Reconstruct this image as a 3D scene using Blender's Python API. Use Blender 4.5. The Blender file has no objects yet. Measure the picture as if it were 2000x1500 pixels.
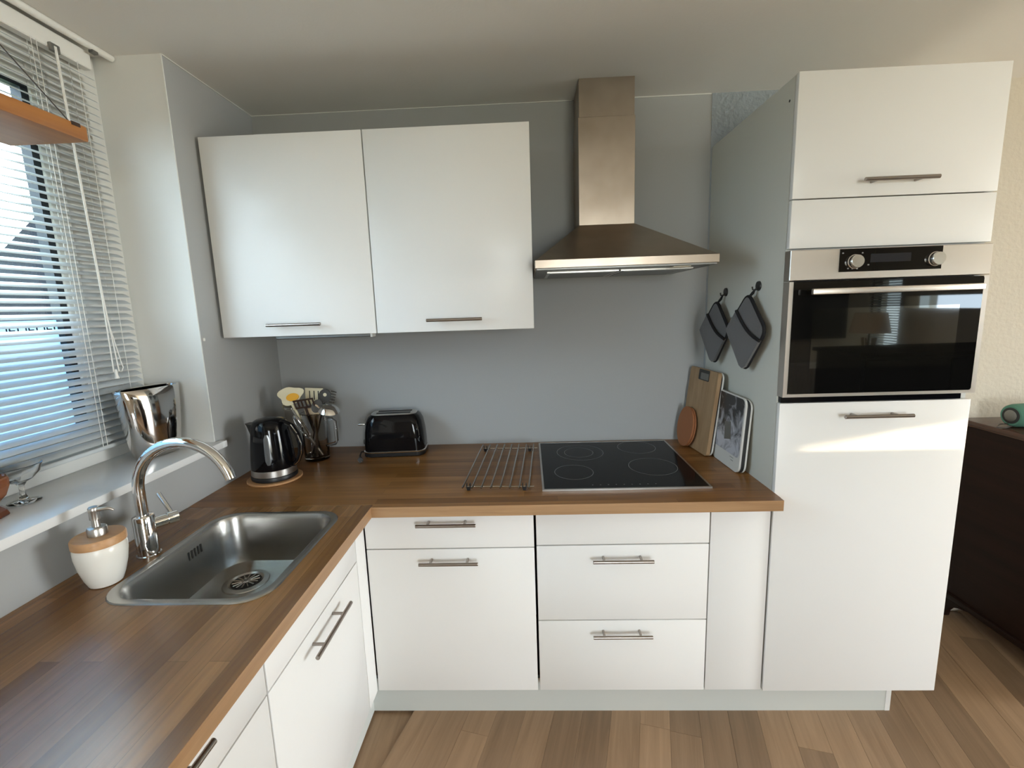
import bpy, bmesh, math, random
from mathutils import Vector, Matrix, Euler
random.seed(7)
PI = math.pi
SC = bpy.context.scene
COL = SC.collection

# ------------------------------------------------------------------ camera
CAMP = (1.1868, -2.1863, 1.5411)
YAW, PITCH, ROLL, FPX = -0.0383, -0.1617, -0.0332, 919.55
cam_d = bpy.data.cameras.new('camera')
cam = bpy.data.objects.new('camera', cam_d)
COL.objects.link(cam)
fw = Vector((math.sin(YAW) * math.cos(PITCH), math.cos(YAW) * math.cos(PITCH), math.sin(PITCH)))
rt = Vector((math.cos(YAW), -math.sin(YAW), 0))
up = rt.cross(fw)
r2 = math.cos(ROLL) * rt + math.sin(ROLL) * up
u2 = -math.sin(ROLL) * rt + math.cos(ROLL) * up
M = Matrix((r2, u2, -fw)).transposed().to_4x4()
M.translation = Vector(CAMP)
cam.matrix_world = M
cam_d.sensor_width = 36.0
cam_d.sensor_fit = 'HORIZONTAL'
cam_d.lens = FPX / 2000.0 * 36.0
cam_d.clip_start = 0.02
cam_d.clip_end = 200
SC.camera = cam

# ------------------------------------------------------------------ colour management, world, lights
SC.view_settings.view_transform = 'Standard'
SC.view_settings.look = 'None'
SC.view_settings.gamma = 1.0
SC.view_settings.use_curve_mapping = False
SC.view_settings.exposure = -0.06
SC.cycles.max_bounces = 10
SC.cycles.diffuse_bounces = 5
SC.cycles.glossy_bounces = 5
SC.cycles.transmission_bounces = 8
SC.cycles.transparent_max_bounces = 12
SC.cycles.caustics_reflective = False
SC.cycles.caustics_refractive = False
SC.cycles.sample_clamp_indirect = 6.0
SC.cycles.use_denoising = True

world = bpy.data.worlds.new('sky')
SC.world = world
world.use_nodes = True
bg = world.node_tree.nodes['Background']
bg.inputs[0].default_value = (0.70, 0.86, 1.0, 1)
bg.inputs[1].default_value = 18.0

SUN_D = Vector((-1.0, 1.1, -0.152)).normalized()
sun_d = bpy.data.lights.new('sun', 'SUN')
sun_d.energy = 4.5
sun_d.angle = math.radians(0.45)
sun_d.color = (1.0, 0.78, 0.52)
sun = bpy.data.objects.new('sun', sun_d)
COL.objects.link(sun)
sun.rotation_mode = 'QUATERNION'
sun.rotation_quaternion = SUN_D.to_track_quat('-Z', 'Y')


def area(name, loc, direction, sx, sy, energy, color, portal=False):
    d = bpy.data.lights.new(name, 'AREA')
    d.shape = 'RECTANGLE'
    d.size, d.size_y = sx, sy
    d.energy = energy
    d.color = color
    o = bpy.data.objects.new(name, d)
    COL.objects.link(o)
    o.location = loc
    o.rotation_mode = 'QUATERNION'
    o.rotation_quaternion = Vector(direction).to_track_quat('-Z', 'Y')
    if portal:
        d.cycles.is_portal = True
    return o


XR, YR, ZC = 5.0, -4.6, 2.404          # right wall of the back part, rear wall, ceiling
XF, YF = 8.6, -3.1                     # the room widens to XF beyond YF
area('garden_daylight', (XF + 0.12, -1.90, 1.20), (-1, 0, 0), 2.25, 2.1, 238, (1.0, 0.955, 0.88))
area('window_portal', (-0.30, -1.38, 1.70), (1, 0, 0), 1.30, 1.10, 1, (1, 1, 1), True)
area('rear_fill', (2.025, YR - 0.04, 1.35), (0, 1, 0), 0.85, 1.3, 33, (1.0, 0.90, 0.76))  # added warm fill lamp in the rear opening, for the cabinet fronts
area('rear_portal', (2.025, YR - 0.10, 1.35), (0, 1, 0), 0.95, 1.4, 1, (1, 1, 1), True)
area('blind_portal', (XR + 0.06, -4.38, 1.30), (-1, 0, 0), 0.36, 0.9, 1, (1, 1, 1), True)


# ------------------------------------------------------------------ materials
MATS = {}


def nt(name):
    m = bpy.data.materials.new(name)
    m.use_nodes = True
    MATS[name] = m
    t = m.node_tree
    return m, t, t.nodes['Principled BSDF'], t.nodes, t.links


def P(name, col, rough=0.5, metal=0.0, spec=0.5, bump=None, trans=0.0, ior=1.45, coat=0.0, emit=None, alpha=1.0, sheen=0.0):
    m, t, b, N, L = nt(name)
    b.inputs['Base Color'].default_value = (*col, 1)
    b.inputs['Roughness'].default_value = rough
    b.inputs['Metallic'].default_value = metal
    b.inputs['Specular IOR Level'].default_value = spec
    b.inputs['Transmission Weight'].default_value = trans
    b.inputs['IOR'].default_value = ior
    b.inputs['Coat Weight'].default_value = coat
    b.inputs['Coat Roughness'].default_value = 0.06
    b.inputs['Sheen Weight'].default_value = sheen
    if emit:
        b.inputs['Emission Color'].default_value = (*emit[:3], 1)
        b.inputs['Emission Strength'].default_value = emit[3]
    if bump:
        sc, st, dist = bump[:3]
        tc = N.new('ShaderNodeTexCoord')
        mp = N.new('ShaderNodeMapping')
        if len(bump) > 3:
            mp.inputs['Scale'].default_value = bump[3]
        nz = N.new('ShaderNodeTexNoise')
        nz.inputs['Scale'].default_value = sc
        nz.inputs['Detail'].default_value = 4
        bp = N.new('ShaderNodeBump')
        bp.inputs['Strength'].default_value = st
        bp.inputs['Distance'].default_value = dist
        L.new(tc.outputs['Object'], mp.inputs[0])
        L.new(mp.outputs[0], nz.inputs['Vector'])
        L.new(nz.outputs['Fac'], bp.inputs['Height'])
        L.new(bp.outputs[0], b.inputs['Normal'])
    return m


def blotch(name, c1, c2, scale, rough, lo=0.35, hi=0.65, **kw):
    """P() with the base colour drifting between two tones"""
    m = P(name, c1, rough, **kw)
    t = m.node_tree
    N, L = t.nodes, t.links
    tc = N.new('ShaderNodeTexCoord')
    nz = N.new('ShaderNodeTexNoise')
    nz.inputs['Scale'].default_value = scale
    nz.inputs['Detail'].default_value = 3
    rp = N.new('ShaderNodeValToRGB')
    rp.color_ramp.elements[0].position = lo
    rp.color_ramp.elements[0].color = (*c1, 1)
    rp.color_ramp.elements[1].position = hi
    rp.color_ramp.elements[1].color = (*c2, 1)
    L.new(tc.outputs['Object'], nz.inputs['Vector'])
    L.new(nz.outputs['Fac'], rp.inputs[0])
    L.new(rp.outputs[0], N['Principled BSDF'].inputs['Base Color'])
    return m


def wood(name, c1, c2, axis='x', rough=0.4, stave=None, grain=1.0, rnd=0.0, spec=0.5):
    """c1, c2 dark and light tone; stave=(length, width, tone a, tone b) adds laid strips; rnd varies tone per object"""
    m, t, b, N, L = nt(name)
    tc = N.new('ShaderNodeTexCoord')
    mp = N.new('ShaderNodeMapping')
    s = {'x': (0.05, 1, 1), 'y': (1, 0.05, 1), 'z': (1, 1, 0.05)}[axis]
    mp.inputs['Scale'].default_value = s
    L.new(tc.outputs['Object'], mp.inputs[0])
    src = mp.outputs[0]
    oi = N.new('ShaderNodeObjectInfo')
    if rnd or stave:
        ad = N.new('ShaderNodeVectorMath')
        ad.operation = 'ADD'
        L.new(mp.outputs[0], ad.inputs[0])
        ml = N.new('ShaderNodeMath')
        ml.operation = 'MULTIPLY'
        ml.inputs[1].default_value = 37.0
        L.new(oi.outputs['Random'], ml.inputs[0])
        L.new(ml.outputs[0], ad.inputs[1])
        src = ad.outputs[0]
    n1 = N.new('ShaderNodeTexNoise')
    n1.inputs['Scale'].default_value = 42 * grain
    n1.inputs['Detail'].default_value = 6
    n1.inputs['Roughness'].default_value = 0.65
    n1.inputs['Distortion'].default_value = 0.6
    L.new(src, n1.inputs['Vector'])
    rp = N.new('ShaderNodeValToRGB')
    rp.color_ramp.elements[0].position = 0.30
    rp.color_ramp.elements[0].color = (*c1, 1)
    rp.color_ramp.elements[1].position = 0.72
    rp.color_ramp.elements[1].color = (*c2, 1)
    L.new(n1.outputs['Fac'], rp.inputs[0])
    out = rp.outputs[0]
    if stave:
        br = N.new('ShaderNodeTexBrick')
        br.inputs['Scale'].default_value = 1.0
        br.inputs['Brick Width'].default_value = stave[0]
        br.inputs['Row Height'].default_value = stave[1]
        br.inputs['Mortar Size'].default_value = 0.0004
        br.inputs['Mortar Smooth'].default_value = 0.0
        br.inputs['Bias'].default_value = 0.0
        br.inputs['Color1'].default_value = (*stave[2], 1)
        br.inputs['Color2'].default_value = (*stave[3], 1)
        br.inputs['Mortar'].default_value = (*[c * 0.6 for c in stave[2]], 1)
        br.offset = 0.37
        br.offset_frequency = 2
        br.squash_frequency = 3
        br.squash = 1.3
        m2 = N.new('ShaderNodeMapping')
        if axis == 'y':
            m2.inputs['Rotation'].default_value = (0, 0, PI / 2)
        L.new(tc.outputs['Object'], m2.inputs[0])
        L.new(m2.outputs[0], br.inputs['Vector'])
        mx = N.new('ShaderNodeMix')
        mx.data_type = 'RGBA'
        mx.blend_type = 'MULTIPLY'
        mx.inputs['Factor'].default_value = 1.0
        L.new(out, mx.inputs['A'])
        L.new(br.outputs['Color'], mx.inputs['B'])
        out = mx.outputs['Result']
    if rnd:
        hs = N.new('ShaderNodeHueSaturation')
        mr = N.new('ShaderNodeMapRange')
        mr.inputs['To Min'].default_value = 1 - rnd
        mr.inputs['To Max'].default_value = 1 + rnd
        L.new(oi.outputs['Random'], mr.inputs['Value'])
        L.new(mr.outputs[0], hs.inputs['Value'])
        L.new(out, hs.inputs['Color'])
        out = hs.outputs[0]
    L.new(out, b.inputs['Base Color'])
    b.inputs['Roughness'].default_value = rough
    b.inputs['Specular IOR Level'].default_value = spec
    bp = N.new('ShaderNodeBump')
    bp.inputs['Strength'].default_value = 0.12
    bp.inputs['Distance'].default_value = 0.001
    L.new(n1.outputs['Fac'], bp.inputs['Height'])
    L.new(bp.outputs[0], b.inputs['Normal'])
    return m


def mixshader(name, build):
    m = bpy.data.materials.new(name)
    m.use_nodes = True
    MATS[name] = m
    N, L = m.node_tree.nodes, m.node_tree.links
    N.clear()
    out = N.new('ShaderNodeOutputMaterial')
    L.new(build(N, L), out.inputs['Surface'])
    return m


def _pane(N, L):
    tr = N.new('ShaderNodeBsdfTransparent')
    tr.inputs[0].default_value = (0.95, 0.97, 0.97, 1)
    gl = N.new('ShaderNodeBsdfGlossy')
    gl.inputs['Roughness'].default_value = 0.02
    mx = N.new('ShaderNodeMixShader')
    mx.inputs[0].default_value = 0.06
    L.new(tr.outputs[0], mx.inputs[1])
    L.new(gl.outputs[0], mx.inputs[2])
    return mx.outputs[0]


def _film(N, L):
    a = N.new('ShaderNodeBsdfTranslucent')
    a.inputs[0].default_value = (0.42, 0.54, 0.66, 1)
    d = N.new('ShaderNodeBsdfDiffuse')
    d.inputs[0].default_value = (0.5, 0.55, 0.6, 1)
    mx = N.new('ShaderNodeMixShader')
    mx.inputs[0].default_value = 0.2
    L.new(a.outputs[0], mx.inputs[1])
    L.new(d.outputs[0], mx.inputs[2])
    return mx.outputs[0]


def _slat(N, L):
    a = N.new('ShaderNodeBsdfTranslucent')
    a.inputs[0].default_value = (0.75, 0.80, 0.82, 1)
    d = N.new('ShaderNodeBsdfPrincipled')
    d.inputs['Base Color'].default_value = (0.56, 0.60, 0.62, 1)
    d.inputs['Roughness'].default_value = 0.35
    mx = N.new('ShaderNodeMixShader')
    mx.inputs[0].default_value = 0.90
    L.new(a.outputs[0], mx.inputs[1])
    L.new(d.outputs[0], mx.inputs[2])
    return mx.outputs[0]


mixshader('pane', _pane)
mixshader('film', _film)
mixshader('slat', _slat)

P('wall_grey', (0.375, 0.383, 0.38), 0.75, bump=(90, 0.15, 0.002))
P('wall_grey_rough', (0.30, 0.335, 0.36), 0.85, bump=(55, 0.9, 0.006))
P('wall_cream', (0.60, 0.55, 0.46), 0.85, bump=(60, 0.5, 0.004))
P('wall_white', (0.74, 0.745, 0.72), 0.8, bump=(120, 0.15, 0.001))
blotch('ceiling_paint', (0.76, 0.745, 0.71), (0.79, 0.775, 0.74), 1.4, 0.85, bump=(120, 0.2, 0.002))
P('white_gloss', (0.79, 0.785, 0.765), 0.24, spec=0.2, bump=(14, 0.03, 0.004))
P('white_edge', (0.74, 0.74, 0.72), 0.3)
P('carcass', (0.60, 0.61, 0.59), 0.5)
P('side_grey', (0.64, 0.64, 0.58), 0.55)
P('plinth', (0.58, 0.60, 0.57), 0.5)
P('gap_dark', (0.03, 0.03, 0.03), 0.8)
wood('worktop_x', (0.62, 0.60, 0.58), (1.12, 1.12, 1.12), 'x', 0.30, (0.62, 0.042, (0.19, 0.078, 0.016), (0.33, 0.152, 0.045)), spec=0.38) 
wood('worktop_y', (0.62, 0.60, 0.58), (1.12, 1.12, 1.12), 'y', 0.27, (0.62, 0.042, (0.185, 0.080, 0.020), (0.315, 0.155, 0.053)), spec=0.6) 
wood('edge_x', (0.28, 0.155, 0.072), (0.42, 0.25, 0.125), 'x', 0.4)
wood('edge_y', (0.28, 0.155, 0.072), (0.42, 0.25, 0.125), 'y', 0.4)
wood('oak_floor', (0.235, 0.147, 0.083), (0.345, 0.222, 0.132), 'y', 0.45, rnd=0.26, grain=0.8)
wood('pine', (0.31, 0.115, 0.03), (0.46, 0.195, 0.058), 'y', 0.4, grain=0.5)
wood('board_wood', (0.27, 0.165, 0.08), (0.40, 0.26, 0.14), 'z', 0.55, grain=0.8)
wood('pale_wood', (0.52, 0.38, 0.23), (0.68, 0.53, 0.35), 'z', 0.6)
wood('bamboo', (0.44, 0.23, 0.10), (0.58, 0.33, 0.16), 'x', 0.45, grain=1.2)
wood('mahogany', (0.010, 0.0040, 0.0025), (0.022, 0.0080, 0.0050), 'y', 0.45, grain=0.5, spec=0.2)
wood('mahogany_top', (0.05, 0.022, 0.014), (0.085, 0.04, 0.026), 'y', 0.2, grain=0.5)
P('dark_matte', (0.012, 0.008, 0.007), 0.9, spec=0.0)
wood('branch', (0.12, 0.075, 0.04), (0.26, 0.17, 0.10), 'z', 0.7)
P('steel', (0.55, 0.53, 0.50), 0.30, 1.0, bump=(40, 0.06, 0.001, (1, 30, 30)))
blotch('hood_steel', (0.355, 0.295, 0.235), (0.44, 0.375, 0.31), 5, 0.33, metal=1.0, bump=(40, 0.05, 0.001, (1, 30, 30)))
P('oven_steel', (0.66, 0.62, 0.57), 0.36, 1.0, bump=(40, 0.05, 0.001, (1, 1, 60)))
P('sink_steel', (0.42, 0.41, 0.39), 0.27, 1.0, bump=(60, 0.05, 0.001))
P('trivet_steel', (0.46, 0.42, 0.38), 0.16, 1.0)
P('dial_steel', (0.78, 0.76, 0.72), 0.25, 1.0)
P('chrome', (0.80, 0.80, 0.80), 0.06, 1.0)
P('handle_steel', (0.34, 0.305, 0.275), 0.30, 1.0)
P('silver_glaze', (0.62, 0.60, 0.58), 0.07, 1.0)
P('black_gloss', (0.004, 0.004, 0.005), 0.07, spec=0.32)
P('black_plastic', (0.012, 0.012, 0.013), 0.4)
P('hob_glass', (0.004, 0.004, 0.005), 0.10, spec=0.12)
P('hob_mark', (0.20, 0.20, 0.20), 0.4)
P('oven_glass', (0.004, 0.004, 0.004), 0.025, spec=0.6)
P('oven_window', (0.006, 0.006, 0.005), 0.02, spec=1.0, coat=1.0)
P('display', (0.02, 0.022, 0.028), 0.06, spec=0.8)
P('black_metal', (0.02, 0.02, 0.02), 0.45)
P('ceramic', (0.80, 0.78, 0.72), 0.25)
P('glass', (1, 1, 1), 0.01, trans=1.0, ior=1.45)
P('amber_glass', (0.42, 0.13, 0.035), 0.05, trans=0.55, ior=1.45)
P('brown_glass', (0.10, 0.025, 0.012), 0.08)
P('gauge', (0.10, 0.105, 0.11), 0.15, coat=0.5)
P('egg_white', (0.80, 0.72, 0.50), 0.45)
P('egg_yolk', (0.85, 0.42, 0.02), 0.4)
P('cream_plastic', (0.72, 0.64, 0.44), 0.45)
P('brown_plastic', (0.045, 0.025, 0.018), 0.45)
P('grey_plastic', (0.06, 0.055, 0.05), 0.45)
P('cloth_grey', (0.115, 0.115, 0.12), 0.95, bump=(500, 0.8, 0.002), sheen=0.3)
P('cloth_black', (0.008, 0.008, 0.009), 0.9)
P('terracotta', (0.30, 0.115, 0.045), 0.7)
P('laminate_white', (0.66, 0.65, 0.61), 0.5)
P('white_plastic', (0.76, 0.76, 0.73), 0.4)
P('sill_white', (0.80, 0.81, 0.81), 0.22, spec=0.6)
P('frame_white', (0.66, 0.66, 0.63), 0.4)
P('gasket', (0.012, 0.016, 0.022), 0.6)
P('mint', (0.085, 0.22, 0.165), 0.75, bump=(400, 0.5, 0.001))
P('filter_grey', (0.22, 0.22, 0.21), 0.4, 0.8)
P('lamp_glow', (0.9, 0.85, 0.7), 0.5)
P('linen', (0.45, 0.36, 0.27), 0.9)
P('tv_black', (0.01, 0.011, 0.013), 0.15)
P('radiator_white', (0.75, 0.75, 0.72), 0.4)
blotch('house_slate', (0.0026, 0.0033, 0.0047), (0.008, 0.0095, 0.012), 1.2, 0.9, spec=0.05)
blotch('hedge_green', (0.03, 0.07, 0.02), (0.08, 0.14, 0.05), 6, 0.9)
blotch('ground_green', (0.10, 0.14, 0.06), (0.20, 0.22, 0.13), 2, 0.95)


def _print():
    """black and white scene printed on a board"""
    m, t, b, N, L = nt('board_print')
    tc = N.new('ShaderNodeTexCoord')
    nz = N.new('ShaderNodeTexNoise')
    nz.inputs['Scale'].default_value = 17
    nz.inputs['Detail'].default_value = 3
    nz.inputs['Distortion'].default_value = 1.2
    sp = N.new('ShaderNodeSeparateXYZ')
    L.new(tc.outputs['Object'], nz.inputs['Vector'])
    L.new(tc.outputs['Object'], sp.inputs[0])
    mr = N.new('ShaderNodeMapRange')
    mr.inputs['From Min'].default_value = 0.10
    mr.inputs['From Max'].default_value = 0.27
    mr.inputs['To Min'].default_value = 0.10
    mr.inputs['To Max'].default_value = -0.20
    L.new(sp.outputs['Z'], mr.inputs['Value'])
    ad = N.new('ShaderNodeMath')
    L.new(nz.outputs['Fac'], ad.inputs[0])
    L.new(mr.outputs[0], ad.inputs[1])
    rp = N.new('ShaderNodeValToRGB')
    rp.color_ramp.elements[0].position = 0.36
    rp.color_ramp.elements[0].color = (0.012, 0.012, 0.014, 1)
    rp.color_ramp.elements[1].position = 0.66
    rp.color_ramp.elements[1].color = (0.52, 0.52, 0.56, 1)
    L.new(ad.outputs[0], rp.inputs[0])
    L.new(rp.outputs[0], b.inputs['Base Color'])
    b.inputs['Roughness'].default_value = 0.3


_print()


# ------------------------------------------------------------------ mesh helpers
def B():
    return bmesh.new()


def box(bm, x0, x1, y0, y1, z0, z1, bev=0.0, seg=1):
    if x0 > x1: x0, x1 = x1, x0
    if y0 > y1: y0, y1 = y1, y0
    if z0 > z1: z0, z1 = z1, z0
    v = [bm.verts.new((x, y, z)) for z in (z0, z1) for y in (y0, y1) for x in (x0, x1)]
    fs = [bm.faces.new([v[i] for i in f]) for f in ((0, 2, 3, 1), (4, 5, 7, 6), (0, 1, 5, 4), (2, 6, 7, 3), (0, 4, 6, 2), (1, 3, 7, 5))]
    if bev:
        es = list({e for f in fs for e in f.edges})
        bmesh.ops.bevel(bm, geom=es, offset=bev, segments=seg, affect='EDGES', profile=0.5)
    return bm


def frame_of(d):
    d = d.normalized()
    a = Vector((0, 0, 1)) if abs(d.z) < 0.9 else Vector((1, 0, 0))
    u = a.cross(d).normalized()
    return u, d.cross(u).normalized()


def tube(bm, pts, r, seg=10, caps=True, closed=False):
    pts = [Vector(p) for p in pts]
    n = len(pts)
    rs = r if isinstance(r, (list, tuple)) else [r] * n
    rings = []
    u = None
    for i, p in enumerate(pts):
        if closed:
            d = pts[(i + 1) % n] - pts[i - 1]
        else:
            d = pts[min(i + 1, n - 1)] - pts[max(i - 1, 0)]
        d.normalize()
        if u is None:
            u, w = frame_of(d)
        else:
            u = (u - d * u.dot(d)).normalized()
            w = d.cross(u)
        rings.append([bm.verts.new(p + rs[i] * (math.cos(2 * PI * k / seg) * u + math.sin(2 * PI * k / seg) * w)) for k in range(seg)])
    m = n if closed else n - 1
    for i in range(m):
        a, b = rings[i], rings[(i + 1) % n]
        for k in range(seg):
            bm.faces.new((a[k], a[(k + 1) % seg], b[(k + 1) % seg], b[k]))
    if caps and not closed:
        bm.faces.new(rings[0][::-1])
        bm.faces.new(rings[-1])
    return bm


def cyl(bm, p0, p1, r0, r1=None, seg=24):
    return tube(bm, [p0, p1], [r0, r0 if r1 is None else r1], seg)


def loft(bm, loops, cap0=True, cap1=True):
    R = [[bm.verts.new(p) for p in lp] for lp in loops]
    n = len(R[0])
    for a, b in zip(R, R[1:]):
        for k in range(n):
            bm.faces.new((a[k], a[(k + 1) % n], b[(k + 1) % n], b[k]))
    if cap0: bm.faces.new(R[0][::-1])
    if cap1: bm.faces.new(R[-1])
    return bm


def lathe(bm, prof, c=(0, 0, 0), seg=36, sx=1.0, sy=1.0, cap0=True, cap1=True):
    lps = [[(c[0] + r * sx * math.cos(2 * PI * k / seg), c[1] + r * sy * math.sin(2 * PI * k / seg), c[2] + z) for k in range(seg)] for r, z in prof]
    return loft(bm, lps, cap0, cap1)


def rrect(hw, hh, r, n=5, cx=0.0, cy=0.0):
    out = []
    for (sx, sy, a0) in ((1, 1, 0), (-1, 1, PI / 2), (-1, -1, PI), (1, -1, 3 * PI / 2)):
        for i in range(n + 1):
            a = a0 + i * PI / 2 / n
            out.append((cx + sx * (hw - r) + r * math.cos(a), cy + sy * (hh - r) + r * math.sin(a)))
    return out


def slab(bm, poly, fn, w0, w1):
    """extrude a flat outline; fn(u, v, w) places it"""
    return loft(bm, [[fn(u, v, w0) for u, v in poly], [fn(u, v, w1) for u, v in poly]])


def holed(bm, outer, hole, z0, z1):
    vs = {}
    for z in (z0, z1):
        for tag, poly in (('o', outer), ('h', hole)):
            vs[tag, z] = [bm.verts.new((x, y, z)) for x, y in poly]
    for z in (z0, z1):
        es = []
        for tag in 'oh':
            v = vs[tag, z]
            es += [bm.edges.new((v[i], v[(i + 1) % len(v)])) for i in range(len(v))]
        bmesh.ops.triangle_fill(bm, edges=es, use_beauty=True)
    for tag in 'oh':
        a, b = vs[tag, z0], vs[tag, z1]
        for i in range(len(a)):
            j = (i + 1) % len(a)
            bm.faces.new((a[i], a[j], b[j], b[i]))
    return bm


BASE = {}


def O(name, bm, mat, parent=None, smooth=False, local=False):
    """link bm as one mesh object; world coordinates are shifted to the parent's origin unless local"""
    bmesh.ops.recalc_face_normals(bm, faces=bm.faces[:])
    off = BASE.get(parent.name, Vector()) if parent else Vector()
    if parent and not local:
        bmesh.ops.translate(bm, verts=bm.verts[:], vec=-off)
    me = bpy.data.meshes.new(name)
    bm.to_mesh(me)
    bm.free()
    for mt in (mat if isinstance(mat, (list, tuple)) else [mat]):
        me.materials.append(MATS[mt])
    if smooth:
        for p in me.polygons:
            p.use_smooth = True
        me.set_sharp_from_angle(angle=math.radians(38))
    o = bpy.data.objects.new(name, me)
    COL.objects.link(o)
    if parent:
        o.parent = parent
    BASE[o.name] = off
    return o


def tag(o, label, cat, group=None):
    o['label'] = label
    o['category'] = cat
    if group:
        o['group'] = group
    return o


def thing(name, label, cat, loc=(0, 0, 0), rotz=0.0, group=None):
    o = bpy.data.objects.new(name, None)
    o.empty_display_size = 0.05
    COL.objects.link(o)
    o.location = loc
    o.rotation_euler = (0, 0, rotz)
    BASE[o.name] = Vector(loc)
    return tag(o, label, cat, group)


def struct(o, label=None):
    o['kind'] = 'structure'
    if label:
        o['label'] = label
    return o


# ------------------------------------------------------------------ dimensions taken from the photograph
HW, HWB = 0.898, 0.862            # worktop top and underside
X1, FY = 0.591, -0.653            # left edge and front plane of the back row of base units
X2, X3, XT = X1 + 0.6, X1 + 1.2, 1.997
XE = XT + 0.6                     # right edge of the tall unit
TY = -0.659
WTY, WTX = -0.723, 0.647          # worktop front edges
ZP = 0.144
SILL = 1.08

# ------------------------------------------------------------------ room shell
fl = struct(O('floor', box(B(), -0.3, XF + 0.15, YR, 0.1, -0.12, -0.0115), 'oak_floor'), 'oak plank floor')
PA = math.atan2(0.265, 1.023)                     # planks run at an angle to the units
PW = 0.106
fd = Vector((math.sin(PA), math.cos(PA), 0))
fs_ = Vector((math.cos(PA), -math.sin(PA), 0))
plank_me = {}


def plank_mesh(L):
    if L not in plank_me:
        b = box(B(), -PW / 2 + 0.0002, PW / 2 - 0.0002, -L / 2 + 0.0002, L / 2 - 0.0002, -0.012, 0.0, 0.0006)
        o = O('plank', b, 'oak_floor', fl)
        plank_me[L] = o.data
        bpy.data.objects.remove(o)
    return plank_me[L]


LENS = (0.55, 0.8, 1.05, 1.3)
for i in range(-2, 40):
    s = 0.35 + i * PW
    t = -3.2 + random.random() * 0.9
    while True:
        # the row stops under the units or short of the back wall
        mid = fs_ * s + fd * t
        x_at = mid.x + fd.x / fd.y * (-0.55 - mid.y)
        yend = -0.5 if x_at < 2.42 else -0.012
        tmax = (yend - abs(fs_.y) * PW / 2 - (fs_ * s).y) / fd.y
        room_left = round(tmax - t, 2)
        if room_left < 0.12:
            break
        L = random.choice(LENS)
        if L > room_left - 0.15:
            L = room_left
        c = fs_ * s + fd * (t + L / 2)
        t += L
        hx = abs(fd.x) * L / 2 + PW / 2
        if c.x - hx < 0.50 or c.x + hx > XR - 0.01:
            continue
        p = bpy.data.objects.new('plank', plank_mesh(L))
        COL.objects.link(p)
        p.parent = fl
        p.location = (c.x, c.y, -random.random() * 0.0005)
        p.rotation_euler = (0, 0, -PA)

struct(O('ceiling', box(B(), -0.45, XF + 0.15, YR - 0.15, 0.15, ZC, ZC + 0.15), 'ceiling_paint'), 'plain plaster ceiling')
wb = struct(O('wall_back', box(B(), -0.45, 1.99, 0.0, 0.15, -0.12, ZC), 'wall_grey'), 'smooth grey painted kitchen wall')
O('textured_wall_strip', box(B(), 1.99, 2.60, -0.002, 0.15, -0.12, ZC), 'wall_grey_rough', wb)
O('cream_wall', box(B(), 2.60, XF + 0.15, -0.003, 0.15, -0.12, ZC), 'wall_cream', wb)

YV, YV2 = -0.5176, -2.10                           # the window recess
bm = B()
box(bm, -0.42, 0.0, YV, 0.0, -0.12, ZC)
wl = O('wall_left', bm, ['wall_grey', 'wall_white'])
for f in wl.data.polygons:
    if f.normal.y < -0.9:
        f.material_index = 1
struct(wl, 'grey side wall with white window recess')
O('low_wall', box(B(), -0.42, 0.0, YV2, YV, -0.12, SILL - 0.026), 'wall_grey', wl)
O('far_wall', box(B(), -0.42, 0.0, YR - 0.15, YV2, -0.12, ZC), 'wall_white', wl)
O('corner_bead', box(B(), -0.004, 0.0015, YV - 0.0012, YV + 0.003, SILL, ZC), 'wall_white', wl)

struct(O('trim_1', box(B(), 0.001, 1.40, -0.0045, -0.0003, ZC - 0.0032, ZC - 0.0005), 'wall_white'), 'thin white sealant line along the ceiling')
struct(O('trim_2', box(B(), 1.63, 1.985, -0.0045, -0.0003, ZC - 0.004, ZC - 0.0005), 'wall_white'), 'thin white sealant line along the ceiling')
struct(O('trim_3', box(B(), 0.0003, 0.004, YV, -0.005, ZC - 0.0032, ZC - 0.0005), 'wall_white'), 'thin white sealant line along the ceiling')

bm = B()                                           # right wall with three openings
W1 = (-4.57, -4.19, 0.80, 1.75)
W2 = (-4.133, -3.22, 1.40, 1.520)  # slit added to shape the low sun into a wedge on the tall door
W3 = (-3.05, -0.75, 0.10, 2.25)
ys = [(YR - 0.15, W1[0]), (W1[1], W2[0]), (W2[1], YF)]
for a, b_ in ys:
    box(bm, XR, XR + 0.15, a, b_, -0.12, ZC)
for w in (W1, W2):
    box(bm, XR, XR + 0.15, w[0], w[1], -0.12, w[2])
    box(bm, XR, XR + 0.15, w[0], w[1], w[3], ZC)
box(bm, XR + 0.15, XF + 0.15, YF - 0.15, YF, -0.12, ZC)
for a, b_, c, d in ((YF, W3[0], -0.12, ZC), (W3[1], 0.0, -0.12, ZC), (W3[0], W3[1], -0.12, W3[2]), (W3[0], W3[1], W3[3], ZC)):
    box(bm, XF, XF + 0.15, a, b_, c, d)
struct(O('wall_right', bm, 'wall_cream'), 'cream wall with windows')
bm = B()
RO = (1.55, 2.50, 0.65, 2.05)
box(bm, -0.45, RO[0], YR - 0.15, YR, -0.12, ZC)
box(bm, RO[1], XR, YR - 0.15, YR, -0.12, ZC)
box(bm, RO[0], RO[1], YR - 0.15, YR, -0.12, RO[2])
box(bm, RO[0], RO[1], YR - 0.15, YR, RO[3], ZC)
struct(O('wall_rear', bm, 'wall_cream'), 'cream rear wall with window')


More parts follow.
